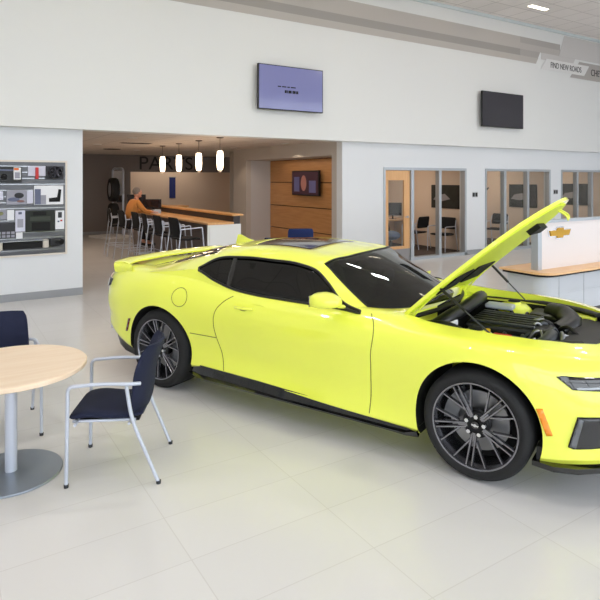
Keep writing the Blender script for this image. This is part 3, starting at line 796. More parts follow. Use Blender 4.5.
def e_tall(t, w, h, d): sub('blue_mark', M_g1, t, w * .3, w * .65, h * .82, h * .93, d); sub('text_block', M_g2, t, w * .2, w * .8, h * .2, h * .6, d)
item('tall_packet', 'packet', 'tall white packet left of the dark floor mat', 15.2, 210.5, 25, 231.5, M_lav, .04, e_tall)
def e_mat(t, w, h, d):
    sub('mat_recess', M_matte, t, w * .2, w * .84, h * .05, h * .45, d); sub('mat_recess', mat('mat_mid', (54, 60, 50), .6), t, w * .15, w * .85, h * .52, h * .72, d); sub('mat_recess', M_matte, t, w * .25, w * .7, h * .78, h * .95, d)
item('floor_mat', 'mat', 'dark green-black moulded floor mat at the centre right of the wall display', 25.5, 210.5, 54.5, 231.5, M_dgreen, .045, e_mat)
def e_r(t, w, h, d):
    sub('dark_mark', M_dk, t, w * .3, w * .72, h * .62, h * .92, d); sub('red_mark', M_red, t, w * .55, w * .78, h * .42, h * .5, d); sub('blue_mark', M_g1, t, w * .25, w * .45, h * .38, h * .46, d)
item('tall_packet', 'packet', 'white packet with small red and blue marks, right of the dark mat', 55, 210.5, 64, 229, M_paper, .04, e_r)
def e_grid(t, w, h, d):
    for i in range(4):
        for j in range(2): sub('swatch', M_g2, t, w * (.06 + i * .24), w * (.24 + i * .24), h * (.06 + j * .22), h * (.22 + j * .22), d)
item('picture_card', 'picture card', 'dark picture card with a grid of small swatches, lower left', -4, 223, 15.3, 238.5, M_dk, .03, e_grid)
item('price_card', 'card', 'white card beside the swatch card, under the tall white packet', 16, 232.5, 22.5, 238.5, M_paper, .03)
# running boards on the lowest rail
x0, z1 = wp(1, 244); x1, z0 = wp(48, 250)
rb = empty('running_board', (x0, 9.634, .80), 0, 'long black running board with pale ends along the bottom of the display', 'running board')
w = x1 - x0
MB().box(.02, w - .09, -.11, 0, 0, .11).build('step_pad', M_matte, rb, smooth=0, bevel=.015)
MB().box(w - .085, w, -.10, 0, -.0, .13).build('end_cap', mat('cap_beige', (198, 190, 178), .5), rb, smooth=0, bevel=.01)
MB().box(-.03, .015, -.10, 0, -.01, .12).build('end_cap', mat('cap_beige', (198, 190, 178), .5), rb, smooth=0, bevel=.01)
MB().box(-.03, w, -.12, -.0, .115, .125).build('top_strip', M_rail, rb, smooth=0)
x0, _ = wp(49, 244); x1, _ = wp(64, 244)
rb = empty('running_board', (x0, 9.634, .81), 0, 'short rounded black running board end at the lower right of the display', 'running board')
MB().sphere(((x1 - x0) / 2, -.06, .065), ((x1 - x0) / 2, .055, .062)).build('step_pad', M_matte, rb)
MB().box(0, (x1 - x0) * .7, -.11, 0, 0.004, .126).build('board_body', M_black, rb, smooth=0, bevel=.02)
# ================================================================== SPORTS COUPE  (local: +x forward, -y = side in view)
a_ = radians(32.3)
cx_, cz_ = .4184, 5.0558
car = empty('sports_car', (cx_ * cos(a_) + cz_ * sin(a_), -cx_ * sin(a_) + cz_ * cos(a_), 0), radians(-(33.8 + 32.3)), 'bright lime-yellow two-door sports coupe with its hood raised and a rear spoiler', 'car')
M_yel = mat('lime_yellow_paint', (248, 254, 92), .3, coat=1., spec=.4)
M_well = mat('wheel_well_black', (9, 9, 10), .85)
M_gloss = mat('gloss_black', (10, 10, 11), .12, coat=.6)
M_trimb = mat('black_trim', (20, 20, 21), .45)
M_rim = mat('graphite_rim', (138, 138, 144), .2, .9)
M_rimdark = mat('rim_barrel', (30, 30, 32), .4, .6)
M_disc = mat('brake_disc', (150, 150, 152), .35, .9)
M_amber = mat('amber_lens', (255, 150, 20), .2, coat=.8)
M_redl = mat('dark_red_lens', (100, 16, 14), .2, coat=.8)
M_smoke = mat('smoked_lens', (22, 18, 20), .08, coat=1.)
M_wglass = glass('windscreen_glass', (.26, .31, .29), 1., .05)
M_sglass = glass('tinted_side_glass', (.07, .08, .08), 1., .05)
M_cabin = mat('cabin_black', (16, 16, 18), .7)

X = [-2.42, -2.36, -2.22, -2.0, -1.75, -1.4, -1.05, -.7, -.2, .35, .8, 1.1, 1.4, 1.7, 1.9, 2.08, 2.22, 2.33]
R = {
 'y3': [.45, .66, .80, .885, .905, .91, .895, .89, .895, .90, .905, .912, .92, .925, .895, .81, .66, .42],
 'y5': [.45, .68, .82, .90, .925, .935, .915, .905, .91, .915, .92, .93, .94, .925, .885, .785, .63, .39],
 'y6': [.45, .68, .82, .905, .935, .948, .93, .91, .915, .92, .925, .935, .945, .915, .86, .74, .57, .34],
 'y7': [.43, .65, .78, .865, .90, .92, .905, .885, .885, .885, .89, .90, .905, .87, .80, .67, .50, .29],
 'y8': [.40, .58, .70, .76, .79, .815, .825, .82, .83, .83, .82, .79, .77, .715, .64, .50, .36, .21],
 'y9': [.25, .35, .42, .46, .48, .5, .5, .5, .5, .5, .5, .5, .48, .45, .40, .33, .24, .13],
 'z8': [.93, .955, .97, .985, .99, 1.0, .985, .952, .915, .905, .885, .872, .866, .852, .832, .80, .775, .75],
 'z7': [.84, .865, .88, .885, .885, .89, .88, .865, .845, .84, .835, .832, .83, .815, .79, .77, .745, .72],
 'z6': [.74, .75, .755, .76, .76, .765, .755, .745, .735, .73, .725, .725, .725, .715, .70, .69, .68, .67],
 'z3': [.50, .49, .47, .385, .31, .28, .275, .275, .262, .235, .225, .222, .225, .235, .255, .27, .28, .29],
 'z9': [.945, .975, .99, 1.0, 1.0, 1.0, .97, .93, .90, .90, .90, .890, .882, .866, .846, .812, .785, .755],
}
G = []
for i, x in enumerate(X):
    g = {k: v[i] for k, v in R.items()}
    zb = g['z3'] - .03
    door = 1 if -.9 < x < 1.0 else (.4 if -1.2 < x < 1.2 else 0)
    row = [(x, 0, zb), (x, g['y3'] - .16, zb), (x, g['y3'] - .02, zb), (x, g['y3'] + .006 * door, g['z3']),
           (x, (g['y3'] + g['y5']) / 2 - .030 * door, g['z3'] + .13), (x, g['y5'] - .012 * door, max(.57, g['z3'] + .16)),
           (x, g['y6'], g['z6']), (x, g['y7'], g['z7']), (x, g['y8'], g['z8']), (x, g['y9'], g['z9']), (x, 0, g['z9'] + .012)]
    if x in (.8,): row[9] = (x, g['y9'], .90); row[10] = (x, 0, .905)
    G.append(row)
D = tensor(G, 7, 5, (), (1, 2, 3))
def mirror_grid(mb, D, mi=0, caps=True):
    ni, nj = len(D), len(D[0]); vs = []; fs = []
    for r in D: vs += [tuple(p) for p in r]
    o = len(vs)
    for r in D: vs += [(p[0], -p[1], p[2]) for p in r]
    for i in range(ni - 1):
        for j in range(nj - 1):
            a, b, c, d = i * nj + j, i * nj + j + 1, (i + 1) * nj + j + 1, (i + 1) * nj + j
            fs.append((a, b, c, d)); fs.append((o + d, o + c, o + b, o + a))
    if caps:
        for i in (0, ni - 1):
            loop = [i * nj + j for j in range(nj)] + [o + i * nj + j for j in range(nj - 2, 0, -1)]
            fs.append(tuple(loop))
    mb.add(vs, fs, mi)
mb = MB(); mirror_grid(mb, D)
body = mb.build('body', [M_yel, M_well], car, smooth=32)

def cutter(mb):
    o = mb.build('cutter', [M_yel, M_well], None, smooth=0); o.parent = car
    for p in o.data.polygons: p.material_index = 1
    return o
cuts = []
for sx, r, zc in ((1.406, .392, .342), (-1.406, .385, .35)):
    for sy in (-1, 1):
        cuts.append(cutter(MB().lathe([(r, sy * .60), (r, sy * 1.3)], 72, 'y', (sx, 0, zc))))
bay_hi = [(1.0, 0), (.90, .50), (.90, .58), (1.2, .60), (1.5, .60), (1.68, .585), (1.9, .52), (2.02, .40), (2.10, .2), (2.12, 0)]
def both(p): return p + [(x, -y) for x, y in p[::-1] if y > 0]
bay_lip = [(1.0, 0), (.86, .55), (.86, .66), (1.0, .71), (1.2, .725), (1.5, .715), (1.7, .665), (1.9, .56), (2.02, .42), (2.10, .2), (2.12, 0)]
cuts.append(cutter(MB().prism(both(bay_lip), .815, 1.3)))
for p in cuts[-1].data.polygons: p.material_index = 0
cuts.append(cutter(MB().prism(both(bay_hi), .77, 1.25)))
bay_lo = [(.93, 0), (.93, .56), (1.2, .58), (1.6, .58), (1.85, .5), (1.98, .35), (2.03, 0)]
cuts.append(cutter(MB().prism(both(bay_lo), .34, 1.3)))
cuts.append(cutter(MB().prism(both([(-1.35, 0), (-1.35, .60), (-.9, .70), (.45, .72), (.62, .66), (.74, .5), (.80, 0)]), .33, 1.5)))
for c in cuts:
    m = body.modifiers.new('cut', 'BOOLEAN'); m.operation = 'DIFFERENCE'; m.object = c; m.solver = 'EXACT'; m.material_mode = 'INDEX'
me = evaluated(body); body.modifiers.clear(); body.data = me
for c in cuts: bpy.data.objects.remove(c)
for p in me.polygons: p.use_smooth = True
me.set_sharp_from_angle(angle=radians(32))

# ---------------- greenhouse: rows belt, window bottom, window top, roof rail, quarter, centre
GH = [
 [(.64, .88, .80), (.56, .825, .905), (.55, .80, .915), (.62, .70, .888), (.87, .36, .885), (.95, 0, .895)],
 [(.36, .875, .85), (.37, .82, .918), (.365, .745, .955), (.45, .665, .985), (.61, .34, 1.03), (.67, 0, 1.045)],
 [(.18, .875, .85), (.20, .82, .918), (.215, .70, 1.075), (.28, .63, 1.095), (.38, .33, 1.145), (.43, 0, 1.16)],
 [(.06, .875, .85), (.06, .82, .920), (.10, .665, 1.143), (.135, .60, 1.192), (.20, .31, 1.228), (.23, 0, 1.238)],
 [(-.1, .875, .85), (-.1, .82, .922), (-.06, .65, 1.178), (-.06, .58, 1.224), (-.05, .30, 1.262), (-.04, 0, 1.275)],
 [(-.35, .88, .86), (-.35, .825, .928), (-.35, .645, 1.190), (-.36, .56, 1.242), (-.38, .29, 1.283), (-.38, 0, 1.296)],
 [(-.62, .865, .85), (-.62, .82, .950), (-.66, .65, 1.190), (-.66, .56, 1.238), (-.70, .29, 1.277), (-.72, 0, 1.29)],
 [(-.86, .855, .86), (-.84, .815, 1.004), (-.92, .69, 1.160), (-.95, .57, 1.205), (-1.05, .29, 1.238), (-1.08, 0, 1.248)],
 [(-1.03, .85, .88), (-1.03, .795, 1.063), (-1.045, .775, 1.085), (-1.22, .575, 1.145), (-1.40, .28, 1.162), (-1.43, 0, 1.168)],
 [(-1.4, .85, .90), (-1.35, .81, 1.03), (-1.42, .765, 1.035), (-1.62, .57, 1.045), (-1.78, .28, 1.045), (-1.82, 0, 1.048)],
 [(-1.9, .84, .90), (-1.85, .80, .965), (-1.88, .76, .975), (-1.98, .56, .985), (-2.05, .28, .985), (-2.08, 0, .985)],
]
NI, NJ = 8, 6
T = tensor(GH, NI, NJ, (), (1, 2))
# split the dense net into painted shell and glazing by its own rows
def gh_part(name, m, cond, th=.0, push=0., parent=car, mats=None, sides=(1, -1), label=None):
    mb = MB(); vs = []; fs = []; ni, nj = len(T), len(T[0])
    for s in sides:
        o = len(vs); vs += [(p[0], s * p[1], p[2]) for r in T for p in r]
        for i in range(ni - 1):
            for j in range(nj - 1):
                if cond(i / NI, j / NJ, i, j):
                    q = (o + i * nj + j, o + i * nj + j + 1, o + (i + 1) * nj + j + 1, o + (i + 1) * nj + j)
                    fs.append(q if s > 0 else q[::-1])
    mb.add(vs, fs)
    me = bpy.data.meshes.new(name); me.from_pydata([tuple(v) for v in mb.v], [], mb.f)
    for q in (m if isinstance(m, (list, tuple)) else [m]): me.materials.append(q)
    bm = bmesh.new(); bm.from_mesh(me)
    bmesh.ops.delete(bm, geom=[v for v in bm.verts if not v.link_faces], context='VERTS')
    bmesh.ops.remove_doubles(bm, verts=bm.verts, dist=1e-4); bmesh.ops.recalc_face_normals(bm, faces=bm.faces)
    up = sum(f.normal.z for f in bm.faces); out = sum(f.normal.y * (1 if f.calc_center_median().y > 0 else -1) for f in bm.faces)
    if up + out < 0: bmesh.ops.reverse_faces(bm, faces=bm.faces)
    bm.to_mesh(me); bm.free()
    for p in me.polygons: p.use_smooth = True
    me.set_sharp_from_angle(angle=radians(38))
    o = bpy.data.objects.new(name, me); COL.objects.link(o); o.parent = parent
    if th:
        md = o.modifiers.new('thick', 'SOLIDIFY'); md.thickness = th; md.offset = -1
    if label: o['label'] = label
    return o
# regions (a = station, b = row)
def side_win(a, b): return 1 < b < 2 and .0 < a < 8.0
def ws(a, b): return a < 3 and b > 3
def rw(a, b): return 7.15 < a < 9 and b > 3.15
def reg(i, j):
    a, b = (i + .5) / NI, (j + .5) / NJ
    if a < 8.0 and 1 <= b < 2: return 'side'
    if a < 3 and b >= 3: return 'ws'
    if 7.25 < a < 8.9 and b >= 3: return 'rw'
    if 4.25 < a < 6.1 and b >= 3.75: return 'sun'
    if a > 3 and b < 1 or b < 1: return 'paint'
    return 'paint'
shell = gh_part('roof_shell', M_yel, lambda a, b, i, j: reg(i, j) == 'paint', .02, label='lime-yellow roof, pillars and rear shoulders')
gh_part('windshield', M_wglass, lambda a, b, i, j: reg(i, j) == 'ws', .004, label='tinted windshield')
gh_part('rear_window', M_sglass, lambda a, b, i, j: reg(i, j) == 'rw', .004)
gh_part('sunroof', M_gloss, lambda a, b, i, j: reg(i, j) == 'sun', .01, label='dark glass sunroof panel')
for s in (1, -1):
    w = gh_part('side_window', M_sglass, lambda a, b, i, j: reg(i, j) == 'side', .004, sides=(s,))
    # black frame round the side glass, following its edge rows
    top = [T[i][2 * NJ] for i in range(0, 8 * NI + 1)]; bot = [T[i][1 * NJ] for i in range(0, 8 * NI + 1)]
    loop = top + bot[::-1]
    MB().tube([(p.x, s * (p.y + .002), p.z) for p in loop], .011, 6, closed=True).build('window_seal', M_trimb, w)
    # broad black band under the glass and the pillar between door and quarter glass
    bp = MB(); ii = int(6.35 * NI)
    bp.tube([(T[ii][j].x, s * (T[ii][j].y + .0), T[ii][j].z) for j in range(NJ, 2 * NJ + 1)], .022, 6, flat=.35)
    bp.build('pillar_cover', M_gloss, w)
edge = [T[i][3 * NJ] for i in range(0, 3 * NI + 1)]
hdr = [T[3 * NI][j] for j in range(3 * NJ, 5 * NJ + 1)]
lp = [(p.x, p.y, p.z) for p in edge + hdr[1:]]; lp += [(x, -y, z) for x, y, z in lp[::-1][1:]]
MB().tube(lp, .007, 6).build('windshield_seal', M_trimb, car)
# hidden belt closure under the glass line
bvh_me = body.data
def bvh_of(me):
    bm = bmesh.new(); bm.from_mesh(me); t = BVHTree.FromBMesh(bm); bm.free(); return t
BV = bvh_of(body.data)
def hit(o, d):
    p, n, i, dist = BV.ray_cast(Vector(o), Vector(d)); return (p, n) if p else (None, None)
def on_side(x, z, s=-1, off=0.):
    p, n = hit((x, s * 1.6, z), (0, -s, 0))
    if p is None: return Vector((x, s * .9, z))
    return p + Vector((0, s * off, 0))
def patch(name, poly, m, proj, off=.002, depth=.012, step=.02, parent=car, label=None):
    "closed patch lying on the body: poly in the projection plane, proj(u,v)->(point, outward)"
    bm = bmesh.new(); f = bm.faces.new([bm.verts.new((u, v, 0)) for u, v in poly])
    us = [p[0] for p in poly]; vs = [p[1] for p in poly]
    for ax, lo, hi in ((0, min(us), max(us)), (1, min(vs), max(vs))):
        k = lo + step
        while k < hi - 1e-4:
            no = (1, 0, 0) if ax == 0 else (0, 1, 0); c = (k, 0, 0) if ax == 0 else (0, k, 0)
            bmesh.ops.bisect_plane(bm, geom=bm.faces[:] + bm.edges[:] + bm.verts[:], plane_co=c, plane_no=no); k += step
    outs = {}
    for v in bm.verts:
        p, n = proj(v.co.x, v.co.y); outs[v.index] = n; v.co = p + n * off
    bmesh.ops.recalc_face_normals(bm, faces=bm.faces)
    me = bpy.data.meshes.new(name); bm.to_mesh(me); bm.free(); me.materials.append(m)
    for p in me.polygons: p.use_smooth = True
    o = bpy.data.objects.new(name, me); COL.objects.link(o); o.parent = parent
    md = o.modifiers.new('thick', 'SOLIDIFY'); md.thickness = depth; md.offset = 0
    if label: o['label'] = label
    return o
def pside(s): return lambda u, v: (on_side(u, v, s), Vector((0, s, 0)))
def pfront(u, v):
    p, n = hit((4, u, v), (-1, 0, 0)); return (p if p else Vector((2.33, u, v)), Vector((1, 0, 0)))
def prear(u, v):
    p, n = hit((-4, u, v), (1, 0, 0)); return (p if p else Vector((-2.42, u, v)), Vector((-1, 0, 0)))
def pdiag(s):      # outward 45 degrees at the front corners: u along the corner, v height
    def f(u, v):
        d = Vector((1, s * 1.0, 0)).normalized(); t = Vector((-1, s * 1., 0)).normalized()
        o = Vector((1.6, s * .45, v)) + t * u + d * 2
        p, n = hit(o, -d); return (p if p else o - d * 1.6, d)
    return f

def seam(pts, s, r=.0035, name='panel_gap', m=None):
    P = spline([(x, 0, z) for x, z in pts], 8)
    return MB().tube([on_side(p.x, p.z, s, -.001) for p in P], r, 6).build(name, m or mat('gap_shadow_line', (70, 74, 12), .7), car)
M_gap = mat('panel_gap_dark', (96, 100, 12), .7)
for s in (-1, 1):
    seam([(-.585, .90), (-.672, .845), (-.735, .776), (-.76, .648), (-.735, .527), (-.70, .42), (-.66, .285)], s, m=M_gap)
    seam([(.64, .905), (.682, .87), (.69, .619), (.678, .411), (.676, .245)], s, m=M_gap)
    seam([(-1.03, .543), (-.86, .543), (-.745, .543)], s, m=M_gap)
    # door handle
    h = MB(); P = [on_side(-.53, .825, s, .004), on_side(-.50, .828, s, .022), on_side(-.44, .829, s, .028), on_side(-.39, .829, s, .022), on_side(-.355, .828, s, .004)]
    h.tube(spline(P, 4), .014, 10, flat=.8); h.build('door_handle', M_yel, car)
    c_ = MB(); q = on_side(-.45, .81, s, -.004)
    c_.sphere(q, (.05, .006, .022)); c_.build('handle_recess_shade', mat('handle_recess_shade', (130, 138, 18), .5), car)  # oval in darkened body yellow, paints the shade of the handle recess
    patch('side_marker', [(1.762, .525), (1.797, .53), (1.85, .387), (1.817, .38)], M_amber, pside(s), .003, .012, label='orange side marker lamp')
    patch('side_marker', [(-1.80, .569), (-1.772, .571), (-1.826, .445), (-1.852, .441)], M_redl, pside(s), .002, .01, label='dark red rear side marker')
# fuel door ring on the side in view
P = [on_side(-1.14 + .085 * cos(t * pi / 16), .838 + .078 * sin(t * pi / 16), -1, -.0005) for t in range(32)]
MB().tube(P, .003, 6, closed=True).build('fuel_door_gap', M_gap, car)

# ---------------- front lamps, intakes, grille
for s in (-1, 1):
    u0 = .30
    hl = patch('headlight', [(.02, .735), (.40, .745), (.46, .735), (.47, .715), (.30, .665), (.05, .655)] if False else [(-.42, .705), (.17, .722), (.215, .716), (.10, .652), (-.25, .64), (-.42, .65)], M_smoke, lambda u, v, s=s: pdiag(s)(u * .62 - .02, v), .003, .014, label='slim smoked headlight')
    patch('headlight_lens', [(-.35, .672), (.08, .668), (.06, .654), (-.33, .655)], mat('lamp_silver', (170, 176, 182), .15, .6), lambda u, v, s=s: pdiag(s)(u * .62 - .02, v), .012, .006, parent=hl)
    it = patch('front_intake', [(-.40, .515), (.03, .515), (.085, .345), (.06, .335), (-.40, .37)], M_gloss, lambda u, v, s=s: pdiag(s)(u * .9 - .0, v - .01), .002, .02, label='black angular side air intake')
    patch('intake_blade', [(.005, .50), (.03, .508), (.085, .347), (.05, .345)], mat('blade_grey', (110, 112, 116), .3, .4), lambda u, v, s=s: pdiag(s)(u * .9 - .0, v - .01), .014, .014, parent=it)
gr = patch('front_grille', [(-.50, .44), (.50, .44), (.44, .60), (.30, .64), (-.30, .64), (-.44, .60)], M_trimb, pfront, .004, .03)
MB().prism(bowtie(.2, .065, .01), 0, .012, M=Matrix.Translation((2.36, 0, .62)) @ Matrix.Rotation(radians(90), 4, 'Z') @ Matrix.Rotation(radians(90), 4, 'X')).build('front_emblem', M_gold, gr, smooth=0)
for s in (-1, 1):
    tl = patch('tail_lamp', [(.30, .80), (.62, .795), (.80, .80), (.835, .83), (.815, .885), (.62, .90), (.30, .895)] if s > 0 else [(-.30, .80), (-.62, .795), (-.80, .80), (-.835, .83), (-.815, .885), (-.62, .90), (-.30, .895)], M_smoke, prear, .002, .03, label='smoked tail lamp')
# ---------------- splitter, side skirts, rear valance (swept low panels)
def ring(pl, z0, z1, name, m, flare=0.):
    mb = MB(); n = len(pl); vs = [(x, y, z0) for x, y in pl] + [(x, y, z1) for x, y in pl]
    return MB().prism(pl, z0, z1).build(name, m, car, smooth=35)
sp = [(1.74, .925), (1.86, .945), (1.98, .90), (2.10, .80), (2.24, .64), (2.36, .40), (2.40, 0)]
ring(both([(1.74, 0)] + sp)[0:], .195, .225, 'front_splitter', M_gloss)
ring(both([(1.76, 0), (1.76, .90), (1.9, .87), (2.05, .78), (2.2, .60), (2.31, .36), (2.34, 0)]), .225, .30, 'front_air_dam', M_trimb)
for s in (-1, 1):
    mb = MB(); prof = [(.80, .16), (.93, .165), (.95, .185), (.915, .215), (.90, .285), (.80, .285)]
    xs = [-1.03, -.9, -.3, .4, .95, 1.03]; vs = []; fs = []; n = len(prof)
    for k, x in enumerate(xs):
        low = [.02, 0, 0, .0, .0, .02][k]; zt = [.0, -.0, -.01, -.035, -.05, -.05][k]; yo = [-.03, 0, 0, 0, 0, -.02][k]
        for y, z in prof: vs.append((x, s * (y + yo), z + (zt if z > .2 else low + .012)))
    for k in range(len(xs) - 1):
        for j in range(n): fs.append((k * n + j, k * n + (j + 1) % n, (k + 1) * n + (j + 1) % n, (k + 1) * n + j))
    fs += [tuple(range(n)), tuple((len(xs) - 1) * n + j for j in range(n))]
    mb.add(vs, fs).build('side_skirt', M_gloss, car, smooth=25)
vs = []; fs = []
pl = [(-1.79, .885), (-1.95, .885), (-2.08, .84), (-2.24, .74), (-2.36, .58), (-2.40, .3), (-2.40, -.3), (-2.36, -.58), (-2.24, -.74), (-2.08, -.84), (-1.95, -.885), (-1.79, -.885)]
zt = [.31, .37, .43, .49, .51, .52, .52, .51, .49, .43, .37, .31]
mb = MB()
n = len(pl)
for (x, y), z in zip(pl, zt): vs += [(x * .985, y * .97, .21 + (z - .31) * .45), (x, y * 1.004, z + .01)]
for k in range(n - 1): fs.append((2 * k, 2 * k + 1, 2 * k + 3, 2 * k + 2))
fs.append(tuple(2 * k for k in range(n))); fs.append(tuple(2 * k + 1 for k in range(n))); fs.append((0, 1, 2 * n - 1, 2 * n - 2))
mb.add(vs, fs).build('rear_valance', M_trimb, car, smooth=25)
for s in (-1, 1):
    for k in range(2): MB().lathe([(.045, -2.40), (.045, -2.2)], 24, 'x', (0, s * (.5 + .11 * k), .34)).build('exhaust_tip', M_chrome, car)

# ---------------- rear spoiler
SPL = [(-1.0, .0), (0, 0)]
sec = [(-.0, .0), (.09, .016), (.17, .012), (.22, -.006), (.21, -.022), (.10, -.012), (.0, -.03)]   # chord forwards from trailing edge
st_ = [(-.79, -2.16, .95), (-.80, -2.165, 1.01), (-.765, -2.20, 1.036), (-.68, -2.25, 1.046), (-.4, -2.31, 1.052), (0, -2.33, 1.055)]
st_ = st_ + [(-y, x, z) for y, x, z in st_[::-1][1:]]
P = spline([(x, y, z) for y, x, z in st_], 5); vs = []; fs = []; n = len(sec)
for i, p in enumerate(P):
    
    for cx1, cz1 in sec:
        if abs(p.y) > .77: # end legs turn down
            vs.append((p.x + cx1 * 1.15, p.y - math.copysign(cz1 * .8, p.y), p.z + cz1 * .3))
        else: vs.append((p.x + cx1, p.y, p.z + cz1))
for i in range(len(P) - 1):
    for j in range(n): fs.append((i * n + j, i * n + (j + 1) % n, (i + 1) * n + (j + 1) % n, (i + 1) * n + j))
fs += [tuple(range(n)), tuple((len(P) - 1) * n + j for j in range(n))]
MB().add(vs, fs).build('spoiler', M_yel, car, smooth=45, label='lime-yellow rear wing')
# shark fin aerial
fin = MB(); pr = [(-1.02, 1.245), (-1.12, 1.268), (-1.22, 1.305), (-1.255, 1.30), (-1.27, 1.20), (-1.05, 1.235)]
vs = [(x, .02 * (.25 if z > 1.26 else 1), z) for x, z in pr] + [(x, -.02 * (.25 if z > 1.26 else 1), z) for x, z in pr]; n = len(pr)
fin.add(vs, [tuple(range(n)), tuple(range(n, 2 * n))[::-1]] + [(i, (i + 1) % n, n + (i + 1) % n, n + i) for i in range(n)]).build('roof_aerial', M_yel, car, smooth=50)

# ---------------- door mirrors
for s in (-1, 1):
    mb = MB(); vs = []; fs = []; K = 16
    ox, oy, oz = (0.03, 0, 0) if s < 0 else (-.16, -.12, -.08)
    stn = [(.475, .02, .02), (.45, .055, .040), (.39, .085, .055), (.33, .098, .060), (.285, .095, .055), (.27, .085, .046)]
    for x, ry, rz in stn:
        for k in range(K):
            a = 2 * pi * k / K; ca, sa = cos(a), sin(a)
            vs.append((x + ox, s * (1.0 + oy + ry * abs(ca) ** .7 * (1 if ca > 0 else -1) * 1.0), 1.0 + oz + rz * abs(sa) ** .7 * (1 if sa > 0 else -1) * (1 if sa > 0 else .8)))
    for i in range(len(stn) - 1):
        for k in range(K): fs.append((i * K + k, i * K + (k + 1) % K, (i + 1) * K + (k + 1) % K, (i + 1) * K + k))
    fs += [tuple(range(K)), tuple((len(stn) - 1) * K + k for k in range(K))]
    mr = mb.add(vs, fs).build('door_mirror', M_yel, car, smooth=55)
    MB().tube([(.42, s * .83, .935), (.42, s * .90, .95), (.40 + ox, s * (.95 + oy), .965 + oz)], [.03, .026, .024], 10, flat=.5).build('mirror_stalk', M_yel, mr)
    MB().box(.262 + ox, .268 + ox, s * (1.0 + oy) - .08, s * (1.0 + oy) + .08, .963 + oz, 1.04 + oz).build('mirror_glass', M_chrome, mr, smooth=0)

# ---------------- wheels
def make_wheel(front):
    R_ = .340 if front else .346; s = -1
    yo = -.93 if front else -.925; W = .275 if front else .29
    r0 = .262
    # tyre (subpart); wheel mesh = rim
    rim = MB()
    rim.lathe([(.262, .010), (.268, .000), (.266, -.006), (.257, -.004), (.250, .012), (.247, .05), (.243, W - .02), (.252, W - .02), (.254, .03)], 64, 'y', (0, yo, 0), 0, closed=True)
    def bar(a0, r0_, a1, r1_, w0, w1, y0, y1, th=.02, mi=1):
        p0 = Vector((r0_ * cos(a0), 0, r0_ * sin(a0))); p1 = Vector((r1_ * cos(a1), 0, r1_ * sin(a1)))
        d = (p1 - p0).normalized(); nn = Vector((-d.z, 0, d.x)); vs = []
        for p, w, y in ((p0, w0, y0), (p1, w1, y1)):
            for q, dy in ((-1, .0), (-.55, -.008), (.55, -.008), (1, 0.0), (.8, th), (-.8, th)):
                vs.append((p.x + nn.x * w * q, yo + y + dy, p.z + nn.z * w * q))
        fs = [(i, (i + 1) % 6, 6 + (i + 1) % 6, 6 + i) for i in range(6)] + [tuple(range(6)), tuple(range(6, 12))]
        rim.add(vs, fs, mi)
    for k in range(5):
        a = 2 * pi * k / 5 + radians(126)
        for sg in (-1, 1):
            bar(a + sg * .20, .060, a + sg * .068, .252, .0085, .0075, .030, .012)
            bar(a + sg * .18, .105, a + sg * .40, .252, .0085, .0065, .034, .014)
        bar(a, .05, a, .11, .018, .010, .03, .034)
    rim.lathe([(.0, .034), (.050, .028), (.072, .030), (.085, .045), (.085, .075), (0, .075)], 40, 'y', (0, yo, 0), 2)
    w = rim.build('wheel', [M_rim, M_rim, M_rimdark], car, smooth=35, label='graphite multi-spoke wheel')
    h = W / 2; yc = yo + h
    prof = [(.262, yc - h + .004), (.285, yc - h - .008), (.312, yc - h - .006), (R_ - .012, yc - h + .012), (R_, yc - h + .04), (R_, yc + h - .04), (R_ - .012, yc + h - .012), (.30, yc + h), (.255, yc + h), (.25, yc)]
    MB().lathe(prof, 72, 'y', closed=True).build('tyre', M_tyre, w, smooth=50)
    MB().lathe([(.07, yo + .115), (.185, yo + .115), (.185, yo + .14), (.07, yo + .14)], 48, 'y', closed=True).build('brake_disc', M_disc, w, smooth=30)
    cal = MB(); vs = []; fs = []; n = 7
    ca = radians(160) if front else radians(20)
    for k in range(n):
        a = ca + radians(-30 + 10 * k)
        for r, y in ((.125, .07), (.215, .07), (.215, .165), (.125, .165)): vs.append((r * cos(a), yo + y, r * sin(a)))
    for k in range(n - 1):
        for j in range(4): fs.append((k * 4 + j, k * 4 + (j + 1) % 4, k * 4 + 4 + (j + 1) % 4, k * 4 + 4 + j))
    fs += [(0, 1, 2, 3), tuple(range(4 * n - 4, 4 * n))]
    cal.add(vs, fs).build('brake_caliper', mat('caliper_grey', (120, 122, 126), .35, .5), w, smooth=25, label='grey brake caliper behind the spokes')
    MB().lathe([(0, yo + .10), (.242, yo + .10), (.242, yo + W - .03), (0, yo + W - .03)], 40, 'y').build('barrel', M_rimdark, w) if False else None
    MB().lathe([(0, yo + .17), (.243, yo + .17), (.243, yo + .19), (0, yo + .19)], 40, 'y').build('barrel_back', M_well, w)
    for k in range(5):
        a = 2 * pi * k / 5 + radians(90)
        MB().lathe([(.013, yo + .004), (.015, yo + .045)], 6, 'y', (.056 * cos(a), 0, .056 * sin(a))).build('wheel_nut', M_chrome, w, smooth=20)
    cc = MB().lathe([(0, yo + .016), (.024, yo + .018), (.027, yo + .04)], 24, 'y').build('centre_cap', M_gloss, w)
    MB().prism(bowtie(.046, .018, .003), 0, .004, M=Matrix.Translation((0, yo + .017, 0)) @ Matrix.Rotation(radians(90), 4, 'X')).build('cap_emblem', M_chrome, w, smooth=0)
    return w
for front, x, z in ((True, 1.406, .34), (False, -1.406, .346)):
    w = make_wheel(front); w.location = (x, 0, z); w.rotation_euler = (0, radians(8 if front else 25), 0)
    # other side: the same wheel turned half round the vertical axis
    o = copy_tree(w); o.parent = car; o.location = (x, 0, z); o.rotation_euler = (0, 0, pi)

